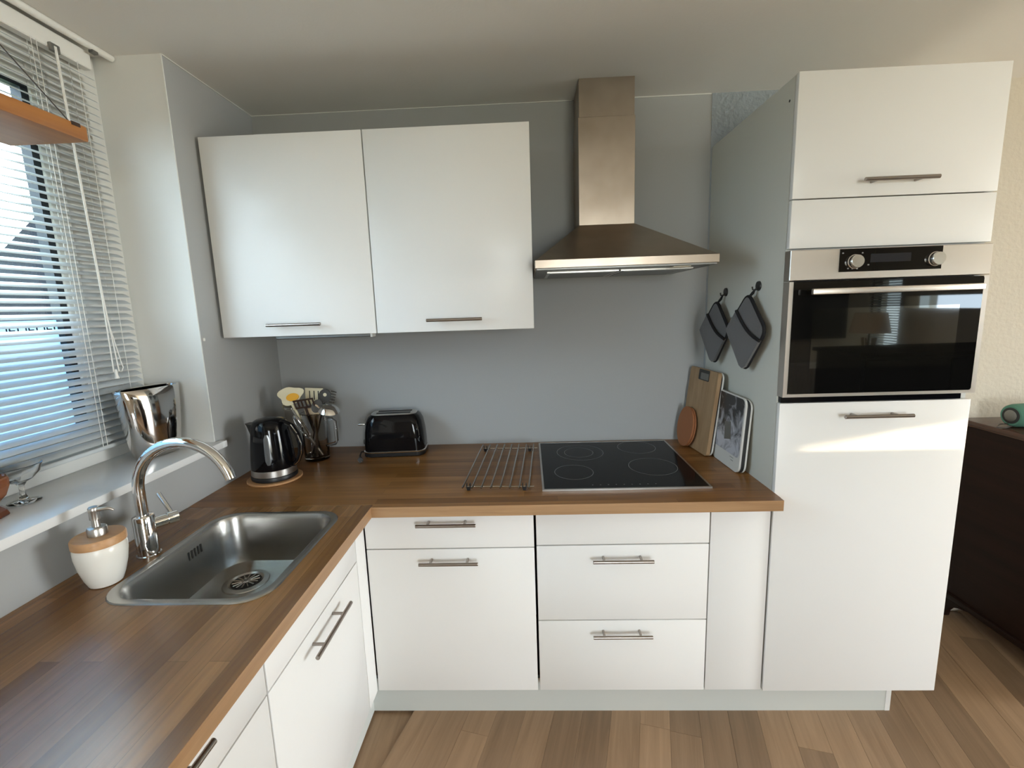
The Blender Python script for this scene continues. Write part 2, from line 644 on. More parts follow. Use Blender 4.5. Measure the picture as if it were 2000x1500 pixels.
def simple_window(name, axis, pos, a0, a1, z0, z1):
    bm = B()
    t, d = 0.05, 0.03
    def bx(p, q, za, zb):
        if axis == 'x': box(bm, pos - d, pos + d, p, q, za, zb)
        else: box(bm, p, q, pos - d, pos + d, za, zb)
    bx(a0, a0 + t, z0, z1); bx(a1 - t, a1, z0, z1); bx(a0 + t, a1 - t, z0, z0 + t); bx(a0 + t, a1 - t, z1 - t, z1)
    w = struct(O(name, bm, 'frame_white'))
    return w


simple_window('window_2', 'x', XR + 0.08, W1[0], W1[1], W1[2], W1[3])
simple_window('window_3', 'x', XF + 0.08, W3[0], W3[1], W3[2], W3[3])
simple_window('window_4', 'y', YR - 0.08, RO[0], RO[1], RO[2], RO[3])

# ------------------------------------------------------------------ kitchen window
win = bpy.data.objects.new('window_1', None)
COL.objects.link(win)
win.location = (-0.26, -1.3, SILL)
BASE['window_1'] = Vector(win.location)
struct(win, 'white framed window with frosted lower pane')
bm = B()
FX0, FX1 = -0.31, -0.235
for a in ((YV - 0.177, YV), (YV2, YV2 + 0.177)):
    box(bm, FX0, FX1, a[0], a[1], SILL, ZC)
box(bm, FX0, FX1, YV2 + 0.177, YV - 0.177, 2.281, ZC)
box(bm, FX0, FX1, YV2 + 0.177, YV - 0.177, SILL, 1.135)
O('frame', bm, 'frame_white', win)
bm = B()
SY0, SY1, SZ0, SZ1 = YV2 + 0.181, YV - 0.181, 1.139, 2.277
for a in ((SY0, SY0 + 0.062), (SY1 - 0.062, SY1)):
    box(bm, -0.272, -0.228, a[0], a[1], SZ0, SZ1, 0.004)
box(bm, -0.272, -0.228, SY0 + 0.062, SY1 - 0.062, SZ0, SZ0 + 0.07, 0.004)
box(bm, -0.272, -0.228, SY0 + 0.062, SY1 - 0.062, SZ1 - 0.062, SZ1, 0.004)
O('sash', bm, 'frame_white', win)
GY0, GY1, GZ0, GZ1 = SY0 + 0.062, SY1 - 0.062, SZ0 + 0.07, SZ1 - 0.062
bm = B()
for a in ((GY0, GY0 + 0.022), (GY1 - 0.022, GY1)):
    box(bm, -0.262, -0.232, a[0], a[1], GZ0, GZ1)
box(bm, -0.262, -0.232, GY0 + 0.022, GY1 - 0.022, GZ0, GZ0 + 0.012)
box(bm, -0.262, -0.232, GY0 + 0.022, GY1 - 0.022, GZ1 - 0.012, GZ1)
O('gasket', bm, 'gasket', win)
O('pane', box(B(), -0.258, -0.254, GY0, GY1, GZ0, GZ1), 'pane', win)
O('frosted_film', box(B(), -0.2535, -0.2525, GY0 + 0.022, GY1 - 0.022, GZ0 + 0.012, 1.499), 'film', win)
O('film_band', box(B(), -0.2535, -0.2528, GY0 + 0.022, GY1 - 0.022, 1.499, 1.548), 'film', win)
bm = B()
y = GY1 - 0.03
while y > GY0 + 0.06:                               # dark key pattern along the top of the film
    for (a, b_, c, d) in ((0, .004, .012, .036), (0, .026, .032, .036), (.022, .026, .018, .036), (.010, .026, .016, .020), (.030, .034, .004, .030), (.034, .046, .004, .008)):
        box(bm, -0.2527, -0.2520, y - b_, y - a, 1.503 + c, 1.503 + d)
    y -= 0.052
O('film_key_pattern', bm, 'gasket', win)
bm = B()
box(bm, -0.31, 0.033, YV2 + 0.001, YV - 0.001, SILL - 0.0255, SILL - 0.0005, 0.003, 2)
box(bm, 0.0008, 0.033, YV - 0.004, -0.493, SILL - 0.0255, SILL - 0.0005, 0.003, 2)
tag(O('window_sill', bm, 'sill_white', smooth=True), 'white window sill board under the venetian blind', 'window sill')

# venetian blind
BY0, BY1, BX = -2.06, -0.57, -0.203
bl = thing('venetian_blind', 'white venetian blind with half open slats at kitchen window', 'blind', (BX, (BY0 + BY1) / 2, 1.10))
O('head_rail', box(B(), BX - 0.014, BX + 0.014, BY0, BY1 - 0.005, 2.335, 2.388, 0.003), 'white_plastic', bl)
O('bottom_rail', box(B(), BX - 0.013, BX + 0.013, BY0, BY1, 1.128, 1.142, 0.004, 2), 'slat', bl)
TILT = math.radians(30)
SW = 0.0275
bm = B()
prof = []
for i in range(5):
    u = (i / 4 - 0.5) * SW
    h = 0.0018 * (1 - (2 * i / 4 - 1) ** 2)
    prof.append((u * math.cos(TILT) + h * math.sin(TILT), -u * math.sin(TILT) + h * math.cos(TILT)))
poly = prof + [(a - 0.0003, b_ - 0.0006) for a, b_ in reversed(prof)]
hl = (BY1 - BY0) / 2
loft(bm, [[(a, -hl, b_) for a, b_ in poly], [(a, hl, b_) for a, b_ in poly]])
s0 = O('slat', bm, 'slat', bl, smooth=True, local=True)
z = 1.158
k = 0
while z < 2.325:
    o = s0 if k == 0 else s0.copy()
    if k:
        COL.objects.link(o)
    o.location = (0, 0, z - 1.10)
    z += 0.0222
    k += 1
for yy in (-0.628, -0.752, -1.30, -1.88):
    bm = B()
    for dx in (-0.0135, 0.0135):
        tube(bm, [(BX + dx, yy, 1.14), (BX + dx, yy, 2.34)], 0.0008, 5)
    if yy == -0.752:
        tube(bm, [(BX + 0.014, yy - 0.016, 1.14), (BX + 0.014, yy - 0.016, 2.34)], 0.0008, 5)
    O('ladder_cord', bm, 'white_plastic', bl)
bm = B()
for dy in (-0.002, 0.002):
    tube(bm, [(BX + 0.024, -0.706 + dy, 2.34), (BX + 0.026, -0.700 + dy, 1.9), (BX + 0.028, -0.695 + dy, 1.62), (BX + 0.03, -0.692 + 5 * dy, 1.375)], 0.0021, 6)
tube(bm, [(BX + 0.028, -0.694, 1.56), (BX + 0.03, -0.668, 1.40), (BX + 0.03, -0.664, 1.385), (BX + 0.03, -0.672, 1.372)], 0.0016, 6)
O('pull_cord', bm, 'white_plastic', bl)
bm = B()
lathe(bm, [(0.003, 0.03), (0.005, 0.022), (0.0045, 0.012), (0.0075, 0.0)], (BX + 0.03, -0.694, 1.352), 10)
O('cord_tassel', bm, 'white_plastic', bl, smooth=True)
bm = B()
box(bm, BX + 0.0142, BX + 0.024, -0.72, -0.690, 2.325, 2.348, 0.002)
O('cord_lock', bm, 'filter_grey', bl)
cr = thing('curtain_rail', 'white curtain rail along ceiling above the venetian blind', 'curtain rail', (-0.165, -1.3, 2.39))
O('rail', tube(B(), [(-0.165, YV2 + 0.01, 2.3935), (-0.165, YV - 0.004, 2.3935)], 0.0103, 12), 'white_plastic', cr, smooth=True)
O('bracket', box(B(), -0.172, -0.158, -0.60, -0.58, 2.376, 2.384), 'filter_grey', cr)

# ------------------------------------------------------------------ hanging shelf
sh = thing('hanging_shelf', 'orange pine shelf hung on thin cords before the venetian blind', 'shelf', (-0.06, -1.4, 2.0))
bm = B()
box(bm, -0.165, 0.05, -1.95, -0.902, 2.003, 2.041, 0.004, 2)
O('board', bm, 'pine', sh, smooth=True)
O('groove', box(B(), -0.075, -0.066, -1.75, -1.075, 2.0015, 2.0035), 'brown_plastic', sh)
O('cord_notch', box(B(), 0.0485, 0.0508, -0.946, -0.922, 2.0325, 2.0418), 'brown_plastic', sh)
for ya, yb in ((-0.93, -1.33), (-1.92, -1.50)):
    O('cord', tube(B(), [(0.03, ya, 2.04), (0.03, ya, 2.046), (0.012, (ya + yb) / 2, 2.225), (-0.01, yb, ZC)], 0.0016, 6), 'grey_plastic', sh)

# ------------------------------------------------------------------ handles and cabinets
def bar_handle(parent, c, axis, out, L=0.207):
    """bar pull: c on the front surface, out = direction away from it"""
    c, a, o_ = Vector(c), Vector(axis), Vector(out)
    bm = B()
    q = c + o_ * 0.036
    tube(bm, [q - a * L / 2, q - a * (L / 2 - 0.0008), q + a * (L / 2 - 0.0008), q + a * L / 2], [0.0052, 0.006, 0.006, 0.0052], 14)
    for s in (-1, 1):
        pz = c + a * s * 0.064
        tube(bm, [pz, pz + o_ * 0.033], 0.0045, 10)
    return O('handle', bm, 'handle_steel', parent, smooth=True)


def front(parent, name, x0, x1, z0, z1, y=FY, t=0.019, mat='white_gloss'):
    return O(name, box(B(), x0, x1, y, y + t, z0, z1, 0.0016, 2), mat, parent, smooth=True)


G = 0.0018
CB = FY + 0.021                                       # front of the carcasses
u1 = thing('dishwasher_cabinet', 'white base cabinet with one shallow drawer over one tall plain front', 'cabinet', ((X1 + X2) / 2, FY / 2, ZP))
O('carcass', box(B(), X1 + 0.02, X2 - 0.004, CB, -0.03, ZP, HWB - 0.001), 'carcass', u1)
d = front(u1, 'drawer', X1 + G, X2 - 0.004, 0.712, HWB - 0.004)
bar_handle(d, (0.886, FY, 0.812), (1, 0, 0), (0, -1, 0))
d = front(u1, 'door', X1 + G, X2 - 0.004, ZP, 0.708)
bar_handle(d, (0.888, FY, 0.670), (1, 0, 0), (0, -1, 0))
u2 = thing('drawer_cabinet', 'white base cabinet under the hob with plain panel above two deep drawers', 'cabinet', ((X2 + X3) / 2, FY / 2, ZP))
O('carcass', box(B(), X2 + 0.004, X3 - 0.002, CB, -0.03, ZP, HWB - 0.001), 'carcass', u2)
front(u2, 'top_panel', X2 + 0.004, X3 - G, 0.718, HWB - 0.004)
d = front(u2, 'drawer', X2 + 0.004, X3 - G, 0.429, 0.714)
bar_handle(d, (1.490, FY, 0.671), (1, 0, 0), (0, -1, 0))
d = front(u2, 'drawer', X2 + 0.004, X3 - G, ZP, 0.425)
bar_handle(d, (1.490, FY, 0.385), (1, 0, 0), (0, -1, 0))
fp = thing('filler_panel', 'narrow white filler panel without handle beside the tall oven cabinet', 'panel', ((X3 + XT) / 2, FY, ZP))
front(fp, 'front', X3 + G, XT - 0.005, ZP, HWB - 0.004)
O('batten', box(B(), X3 + 0.004, XT - 0.006, CB, CB + 0.04, ZP, HWB - 0.004), 'carcass', fp)

# left run, fronts face +x
FXL = 0.588
YL0, YL1, YL2 = -0.735, -1.285, -1.90


def frontx(parent, name, y0, y1, z0, z1):
    return O(name, box(B(), FXL - 0.019, FXL, y0, y1, z0, z1, 0.0016, 2), 'white_gloss', parent, smooth=True)


cf = thing('corner_filler', 'slim white corner strip beside the sink cabinet door', 'panel', (FXL, -0.7, ZP))
O('front', box(B(), FXL - 0.019, FXL + 0.0005, YL0 + G, FY - 0.0008, ZP, HWB - 0.004, 0.001), 'white_gloss', cf)
us = thing('sink_cabinet', 'white base cabinet below the sink with blank top panel and door', 'cabinet', (0.3, (YL0 + YL1) / 2, ZP))
bm = B()
for a, b_ in ((YL0, YL0 - 0.018), (YL1 + 0.003, YL1 + 0.021)):
    box(bm, 0.03, FXL - 0.021, a, b_, ZP, HWB - 0.001)
box(bm, 0.03, FXL - 0.021, YL0 - 0.018, YL1 + 0.021, ZP, ZP + 0.018)
O('carcass', bm, 'carcass', us)
frontx(us, 'top_panel', YL1 + 0.003, YL0 - G, 0.715, HWB - 0.004)
d = frontx(us, 'door', YL1 + 0.003, YL0 - G, ZP, 0.711)
bar_handle(d, (FXL, -1.010, 0.669), (0, 1, 0), (1, 0, 0), 0.232)
ue = thing('end_cabinet', 'white base cabinet with handled drawer next to the sink cabinet', 'cabinet', (0.3, (YL1 + YL2) / 2, ZP))
O('carcass', box(B(), 0.03, FXL - 0.021, YL2, YL1 - 0.003, ZP, HWB - 0.001), 'carcass', ue)
d = frontx(ue, 'drawer', YL2, YL1 - 0.003, 0.715, HWB - 0.004)
bar_handle(d, (FXL, -1.615, 0.818), (0, 1, 0), (1, 0, 0), 0.232)
d = frontx(ue, 'door', YL2, YL1 - 0.003, ZP, 0.711)

# plinth
pl = thing('plinth', 'pale grey plinth board along the floor under the cabinets', 'plinth', (1.5, -0.59, 0))
PLX = 2.485
O('board', box(B(), 0.545, PLX, -0.593, -0.577, 0.0, ZP - 0.002), 'plinth', pl)
O('side_board', box(B(), 0.529, 0.545, YL2, -0.577, 0.0, ZP - 0.002), 'plinth', pl)
O('end_cap', box(B(), PLX, PLX + 0.018, -0.594, -0.10, 0.0, ZP - 0.002), 'white_edge', pl)

# ------------------------------------------------------------------ tall unit with oven
tu = thing('tall_oven_cabinet', 'tall white cabinet with flap, fixed panel and large door around the oven', 'cabinet', ((XT + XE) / 2, TY / 2, ZP))
TC = TY + 0.021
O('side_panel', box(B(), XT, XT + 0.018, TC, -0.001, ZP, 2.19), 'side_grey', tu)
O('side_panel', box(B(), XE - 0.018, XE, TC, -0.004, ZP, 2.19), 'carcass', tu)
O('shelf', box(B(), XT + 0.018, XE - 0.018, TC, -0.02, 2.172, 2.19), 'carcass', tu)
O('shelf', box(B(), XT + 0.018, XE - 0.018, TC, -0.02, 1.686, 1.702), 'carcass', tu)
O('shelf', box(B(), XT + 0.018, XE - 0.018, TC, -0.02, 1.195, 1.211), 'carcass', tu)
O('shelf', box(B(), XT + 0.018, XE - 0.018, TC, -0.02, ZP, ZP + 0.018), 'carcass', tu)
O('back_panel', box(B(), XT + 0.018, XE - 0.018, -0.02, -0.004, ZP, 2.19), 'carcass', tu)
d = front(tu, 'flap_door', XT, XE, 1.8365, 2.1915, TY)
bar_handle(d, (2.291, TY, 1.877), (1, 0, 0), (0, -1, 0), 0.212)
front(tu, 'fixed_panel', XT, XE, 1.690, 1.833, TY)
d = front(tu, 'door', XT, XE, ZP, 1.203, TY)
bar_handle(d, (2.290, TY, 1.162), (1, 0, 0), (0, -1, 0), 0.212)
O('screw_cap', cyl(B(), (XT - 0.0006, -0.612, 2.13), (XT + 0.001, -0.612, 2.13), 0.004, seg=12), 'gap_dark', tu)

ov = thing('built_in_oven', 'stainless steel built in oven with black glass door and two dials', 'oven', ((XT + XE) / 2, TY / 2, 1.212))
OY = -0.674
O('housing', box(B(), XT + 0.021, XE - 0.021, TC - 0.001, -0.05, 1.212, 1.684), 'black_plastic', ov)
bm = B()
box(bm, XT - 0.002, XE - 0.004, OY, TC - 0.001, 1.592, 1.684, 0.002)
O('control_panel', bm, 'oven_steel', ov)
cpn = O('control_glass', box(B(), 2.141, 2.444, OY - 0.002, OY, 1.614, 1.682), 'oven_glass', ov)
O('display', box(B(), 2.232, 2.352, OY - 0.0026, OY - 0.002, 1.640, 1.665), 'display', cpn)
for kx in (2.186, 2.424):
    kb = O('dial', lathe(B(), [(0.0215, 0), (0.0215, 0.002), (0.020, 0.003), (0.0195, 0.015), (0.018, 0.017), (0.0, 0.017)], seg=28, cap1=False), 'dial_steel', cpn, smooth=True, local=True)
    kb.location = Vector((kx, OY - 0.002, 1.644)) - BASE[ov.name]
    kb.rotation_euler = (PI / 2, 0, 0)
for q, (a, b_) in enumerate(((2.147, 1.668), (2.205, 1.667), (2.225, 1.631), (2.165, 1.622), (2.178, 1.621), (2.192, 1.621))):
    O('icon', box(B(), a, a + 0.005, OY - 0.0027, OY - 0.002, b_, b_ + 0.004), 'hob_mark', cpn)
bm = B()
for (a, b_, c, e) in ((XT - 0.001, 2.009, 1.226, 1.589), (2.576, XE - 0.005, 1.226, 1.589), (2.009, 2.576, 1.226, 1.236)):
    box(bm, a, b_, OY, TC - 0.001, c, e)
dr = O('door_frame', bm, 'oven_steel', ov)
pg = [(x, z_) for x, z_ in rrect(0.2835, 0.176, 0.008, 4, 2.2925, 1.4125)]
O('door_glass', slab(B(), pg, lambda u, v, w: (u, w, v), OY - 0.002, TC - 0.001), 'oven_glass', dr)
O('viewing_window', box(B(), 2.072, 2.512, OY - 0.0026, OY - 0.002, 1.318, 1.505, 0.0), 'oven_window', dr)
bm = B()
box(bm, 2.046, 2.546, OY - 0.043, OY - 0.030, 1.548, 1.566, 0.003, 2)
for hx_ in (2.075, 2.51):
    box(bm, hx_, hx_ + 0.014, OY - 0.031, OY - 0.001, 1.550, 1.564)
O('handle', bm, 'oven_steel', dr, smooth=True)
O('gap_strip', box(B(), XT + 0.004, XE - 0.03, TY + 0.004, TC - 0.001, 1.205, 1.2255), 'black_gloss', ov)  # black strip stands in for the shade in the gap below the oven

# ------------------------------------------------------------------ wall cabinets
UY = -0.405
ZU0, ZU1 = 1.460, 2.183
for (xa, lab, hx_) in ((0.011, 'white wall cabinet in the corner above the kettle and toaster', 0.309), (0.611, 'white wall cabinet beside the cooker hood', 0.914)):
    w = thing('wall_cabinet', lab, 'cabinet', (xa + 0.3, UY / 2, ZU0))
    O('carcass', box(B(), xa + 0.001, xa + 0.598, UY + 0.021, -0.001, ZU0 + 0.002, ZU1 - 0.001), 'carcass', w)
    d = front(w, 'door', xa + 0.002, xa + 0.5975, ZU0, ZU1, UY)
    bar_handle(d, (hx_, UY, 1.503), (1, 0, 0), (0, -1, 0))
lt = thing('under_cabinet_light', 'slim grey strip light under the corner wall cabinet', 'light', (0.44, -0.34, ZU0))
O('housing', box(B(), 0.20, 0.575, -0.375, -0.335, 1.4465, 1.4615, 0.003), 'filter_grey', lt)
O('end_cap', box(B(), 0.575, 0.583, -0.376, -0.334, 1.445, 1.4615, 0.001), 'white_plastic', lt)

# ------------------------------------------------------------------ cooker hood
hd = thing('cooker_hood', 'stainless steel pyramid cooker hood with tall chimney', 'cooker hood', (1.53, -0.2, 1.668))
HX0, HX1, HY = 1.2155, 1.842, -0.52
CX0, CX1, CY_ = 1.403, 1.625, -0.198
bm = B()
box(bm, HX0, HX1, HY, -0.001, 1.669, 1.698, 0.0015)
O('lip', bm, 'hood_steel', hd)
bm = B()
loft(bm, [[(HX0 + 0.004, HY + 0.004, 1.698), (HX1 - 0.004, HY + 0.004, 1.698), (HX1 - 0.004, -0.001, 1.698), (HX0 + 0.004, -0.001, 1.698)],
          [(CX0 - 0.001, CY_ - 0.001, 1.857), (CX1 + 0.001, CY_ - 0.001, 1.857), (CX1 + 0.001, -0.001, 1.857), (CX0 - 0.001, -0.001, 1.857)]])
O('canopy', bm, 'hood_steel', hd)
O('chimney', box(B(), CX0, CX1, CY_, -0.001, 1.857, 2.263, 0.001), 'hood_steel', hd)
O('chimney_extension', box(B(), CX0 + 0.004, CX1 - 0.003, CY_ + 0.004, -0.001, 2.263, ZC - 0.001), 'hood_steel', hd)
O('underside', box(B(), HX0 + 0.006, HX1 - 0.006, HY + 0.006, -0.006, 1.664, 1.669), 'filter_grey', hd)
for a in ((1.262, 1.525), (1.532, 1.795)):
    bm = B()
    box(bm, a[0], a[1], -0.40, -0.07, 1.660, 1.664)
    f_ = O('grease_filter', bm, 'steel', hd)
    O('filter_mesh', box(B(), a[0] + 0.012, a[1] - 0.012, -0.388, -0.082, 1.6585, 1.660), 'filter_grey', f_)
O('lamp', box(B(), 1.70, 1.76, -0.48, -0.43, 1.6615, 1.664), 'lamp_glow', hd)

# ------------------------------------------------------------------ worktop
SKX0, SKX1, SKY0, SKY1 = 0.160, 0.572, -1.238, -0.748
scx, scy, shx, shy = (SKX0 + SKX1) / 2, (SKY0 + SKY1) / 2, (SKX1 - SKX0) / 2, (SKY1 - SKY0) / 2
wt = thing('worktop', 'l shaped oak butcher block worktop along both walls', 'worktop', (0.65, -0.4, HWB))
bm = B()
box(bm, 0.001, XT - 0.0005, -0.7, -0.0015, HWB, HW)
box(bm, WTX, XT - 0.002, WTY, -0.7, HWB, HW)
o = O('slab', bm, ['worktop_x', 'edge_x'], wt)
for f in o.data.polygons:
    if f.normal.y < -0.9 or f.normal.x > 0.9:
        f.material_index = 1
bm = B()
holed(bm, [(0.001, -0.7005), (WTX - 0.0003, -0.7005), (WTX - 0.0003, -1.95), (0.001, -1.95)], rrect(shx - 0.012, shy - 0.012, 0.07, 6, scx, scy), HWB, HW)
o = O('slab', bm, ['worktop_y', 'edge_y'], wt)
for f in o.data.polygons:
    if f.normal.x > 0.9 and f.center.x + BASE[wt.name].x > 0.64:
        f.material_index = 1

# sink
sk = thing('kitchen_sink', 'brushed stainless steel sink bowl set into the wooden worktop', 'sink', (scx, scy, HW))
bm = B()
lv = [(0.0, HW + 0.0004, 0.078), (0.002, HW + 0.0035, 0.077), (0.016, HW + 0.0042, 0.070), (0.021, HW + 0.002, 0.068), (0.026, HW - 0.012, 0.066), (0.030, HW - 0.115, 0.07), (0.038, HW - 0.148, 0.075), (0.060, HW - 0.160, 0.08), (0.10, HW - 0.163, 0.075)]
loops = [[(x, y_, z_) for x, y_ in rrect(shx - i_, shy - i_, r_, 7, scx, scy)] for i_, z_, r_ in lv]
loft(bm, loops, False, True)
O('bowl', bm, 'sink_steel', sk, smooth=True)
DC = (0.300, -0.885, HW - 0.1625)
bm = B()
lathe(bm, [(0.066, 0.0), (0.064, 0.003), (0.050, 0.0045), (0.046, 0.002), (0.044, 0.0002)], DC, 40, cap0=False)
dn = O('drain', bm, 'sink_steel', sk, smooth=True)
O('strainer_well', lathe(B(), [(0.043, 0.0003), (0.043, 0.0012)], DC, 32), 'gap_dark', dn)
bm = B()
for q in range(14):
    a = q * 2 * PI / 14
    tube(bm, [(DC[0] + 0.012 * math.cos(a), DC[1] + 0.012 * math.sin(a), DC[2] + 0.003), (DC[0] + 0.038 * math.cos(a), DC[1] + 0.038 * math.sin(a), DC[2] + 0.003)], 0.0022, 6)
lathe(bm, [(0.013, 0.001), (0.013, 0.004), (0.006, 0.006), (0.005, 0.012), (0.0, 0.013)], DC, 16, cap1=False)
O('strainer', bm, 'sink_steel', dn, smooth=True)
for q in range(5):
    yy = -0.955 + q * 0.0125
    O('overflow_slot', box(B(), 0.186, 0.1895, yy, yy + 0.0055, 0.846, 0.872, 0.0015), 'gap_dark', sk)

# faucet
FC = (0.121, -1.009)
fa = thing('kitchen_faucet', 'chrome swan neck faucet standing behind the sink', 'faucet', (*FC, HW))
bm = B()
lathe(bm, [(0.029, 0.0), (0.029, 0.004), (0.0255, 0.006), (0.0255, 0.112), (0.024, 0.115), (0.016, 0.116)], (*FC, HW), 32)
O('body', bm, 'chrome', fa, smooth=True)
R_ = 0.131
zt = 1.226 - 0.014 - R_ + 0.004
pts = [(FC[0], FC[1], 1.0), (FC[0], FC[1], zt)]
for q in range(1, 21):
    a = PI - q * PI * 0.93 / 20
    pts.append((FC[0] + R_ + R_ * math.cos(a), FC[1], zt + R_ * math.sin(a)))
O('spout', tube(B(), pts, 0.0142, 18), 'chrome', fa, smooth=True)
bm = B()
l0 = Vector((FC[0], FC[1], 0.982))
ld = Vector((0.55, 0.83, 0)).normalized()
tube(bm, [l0 + ld * 0.02, l0 + ld * 0.050, l0 + ld * 0.0505, l0 + ld * 0.053, l0 + ld * 0.0535, l0 + ld * 0.078], [0.0165, 0.0165, 0.014, 0.014, 0.0175, 0.0175], 24)
O('valve', bm, 'chrome', fa, smooth=True)
bm = B()
e0 = l0 + ld * 0.066 + Vector((0, 0, 0.012))
tube(bm, [e0, e0 + Vector((-0.030, 0.012, 0.034)), e0 + Vector((-0.046, 0.018, 0.052))], [0.0052, 0.006, 0.0066], 12)
O('lever', bm, 'chrome', fa, smooth=True)

# soap dispenser
sp = thing('soap_dispenser', 'white ceramic soap dispenser with bamboo collar and steel pump', 'soap dispenser', (0.118, -1.140, HW))
S_ = tuple(sp.location)
O('jar', lathe(B(), [(0.030, 0.0), (0.034, 0.002), (0.041, 0.02), (0.049, 0.05), (0.0535, 0.08), (0.0535, 0.098), (0.050, 0.106)], S_, 40), 'ceramic', sp, smooth=True)
O('collar', lathe(B(), [(0.050, 0.104), (0.0545, 0.106), (0.0545, 0.122), (0.052, 0.126), (0.02, 0.127)], S_, 40), 'bamboo', sp, smooth=True)
bm = B()
lathe(bm, [(0.020, 0.126), (0.020, 0.144), (0.018, 0.147), (0.0085, 0.148), (0.0075, 0.165), (0.0105, 0.166), (0.0105, 0.186), (0.011, 0.188), (0.011, 0.195), (0.009, 0.198)], S_, 24)
pm = O('pump', bm, 'steel', sp, smooth=True)
O('nozzle', tube(B(), [(S_[0] + 0.008, S_[1], S_[2] + 0.190), (S_[0] + 0.025, S_[1] + 0.006, S_[2] + 0.191), (S_[0] + 0.034, S_[1] + 0.01, S_[2] + 0.189), (S_[0] + 0.040, S_[1] + 0.012, S_[2] + 0.184)], [0.005, 0.0042, 0.0036, 0.003], 10), 'steel', pm, smooth=True)

# ------------------------------------------------------------------ hob and trivet
hb = thing('ceramic_hob', 'black glass ceramic hob with thin steel rim', 'hob', (1.515, -0.325, HW))
H0, H1, HA, HB_ = 1.221, 1.810, -0.612, -0.034
bm = B()
holed(bm, [(H0, HA), (H1, HA), (H1, HB_), (H0, HB_)], [(H0 + 0.007, HA + 0.008), (H1 - 0.007, HA + 0.008), (H1 - 0.007, HB_ - 0.006), (H0 + 0.007, HB_ - 0.006)], HW + 0.0003, HW + 0.0065)
O('rim', bm, 'steel', hb)
gl = O('glass_plate', box(B(), H0 + 0.0072, H1 - 0.0072, HA + 0.0082, HB_ - 0.0062, HW + 0.0003, HW + 0.006), 'hob_glass', hb)


def ring(name, cx, cy, r, parent, w=0.0022):
    bm = B()
    n = 64
    a = [bm.verts.new((cx + (r + w / 2) * math.cos(2 * PI * i / n), cy + (r + w / 2) * 1.08 * math.sin(2 * PI * i / n), HW + 0.0063)) for i in range(n)]
    b_ = [bm.verts.new((cx + (r - w / 2) * math.cos(2 * PI * i / n), cy + (r - w / 2) * 1.08 * math.sin(2 * PI * i / n), HW + 0.0063)) for i in range(n)]
    for i in range(n):
        bm.faces.new((a[i], a[(i + 1) % n], b_[(i + 1) % n], b_[i]))
    return O(name, bm, 'hob_mark', parent)


ring('cooking_zone', 1.348, -0.437, 0.074, gl)
ring('cooking_zone', 1.398, -0.190, 0.100, gl)
ring('cooking_zone', 1.392, -0.193, 0.062, gl)
ring('cooking_zone', 1.655, -0.135, 0.082, gl)
ring('cooking_zone', 1.662, -0.390, 0.092, gl)
bm = B()
for q in range(9):
    xx = 1.40 + q * 0.028
    box(bm, xx, xx + 0.004, -0.575, -0.5715, HW + 0.006, HW + 0.0063)
O('touch_controls', bm, 'hob_mark', gl)

tv = thing('rack_trivet', 'chrome wire rack trivet with black feet beside the hob', 'trivet', (1.075, -0.35, HW), math.radians(-2.6))
TZ = 0.019
for q in range(8):
    x = -0.124 + q * 0.0335
    O('rod', tube(B(), [(x, -0.268, TZ), (x, -0.266, TZ), (x, 0.258, TZ), (x, 0.26, TZ)], [0.0025, 0.0033, 0.0033, 0.0025], 8), 'trivet_steel', tv, smooth=True, local=True)
for y in (-0.240, 0.218):
    O('cross_bar', tube(B(), [(-0.118, y, TZ - 0.0055), (0.128, y, TZ - 0.0055)], 0.0028, 8), 'trivet_steel', tv, smooth=True, local=True)
for x in (-0.107, 0.094):
    for y in (-0.240, 0.218):
        bm = B()
        box(bm, x - 0.006, x + 0.006, y - 0.006, y + 0.006, 0.0, TZ - 0.006, 0.0015)
        for s in (-1, 1):
            box(bm, x + s * 0.0062 - 0.0016, x + s * 0.0062 + 0.0016, y - 0.005, y + 0.005, TZ - 0.012, TZ + 0.006)
        O('foot', bm, 'black_plastic', tv, local=True)

# ------------------------------------------------------------------ toaster
to = thing('toaster', 'glossy black two slot toaster against the grey wall', 'toaster', (0.567, -0.108, HW), math.radians(4))
def rl(hx, hy, r, z_, n=6):
    return [(x, y_, z_) for x, y_ in rrect(hx, hy, r, n)]
O('base', loft(B(), [rl(0.130, 0.072, 0.035, 0.0), rl(0.136, 0.077, 0.038, 0.004), rl(0.137, 0.078, 0.038, 0.020)]), 'black_plastic', to, smooth=True, local=True)
O('trim', loft(B(), [rl(0.137, 0.078, 0.038, 0.020), rl(0.1385, 0.0792, 0.039, 0.022), rl(0.1385, 0.0792, 0.039, 0.025), rl(0.136, 0.077, 0.038, 0.027)]), 'chrome', to, smooth=True, local=True)
O('body', loft(B(), [rl(0.134, 0.076, 0.038, 0.026), rl(0.134, 0.076, 0.040, 0.06), rl(0.131, 0.074, 0.042, 0.11), rl(0.124, 0.069, 0.042, 0.155), rl(0.114, 0.062, 0.040, 0.177), rl(0.102, 0.054, 0.036, 0.187)]), 'black_gloss', to, smooth=True, local=True)
tp = O('top_plate', loft(B(), [rl(0.102, 0.054, 0.035, 0.1865), rl(0.100, 0.052, 0.034, 0.1895), rl(0.096, 0.048, 0.03, 0.190)]), 'steel', to, smooth=True, local=True)
for y in (-0.021, 0.021):
    O('slot', box(B(), -0.076, 0.076, y - 0.010, y + 0.010, 0.1895, 0.1912, 0.002), 'gap_dark', tp, local=True)
bm = B()
box(bm, -0.165, -0.133, -0.020, 0.020, 0.136, 0.145, 0.003, 2)
O('lever', bm, 'steel', to, smooth=True, local=True)
bm = B()
cyl(bm, (-0.133, 0.0, 0.055), (-0.147, 0.0, 0.055), 0.013, 0.012, 18)
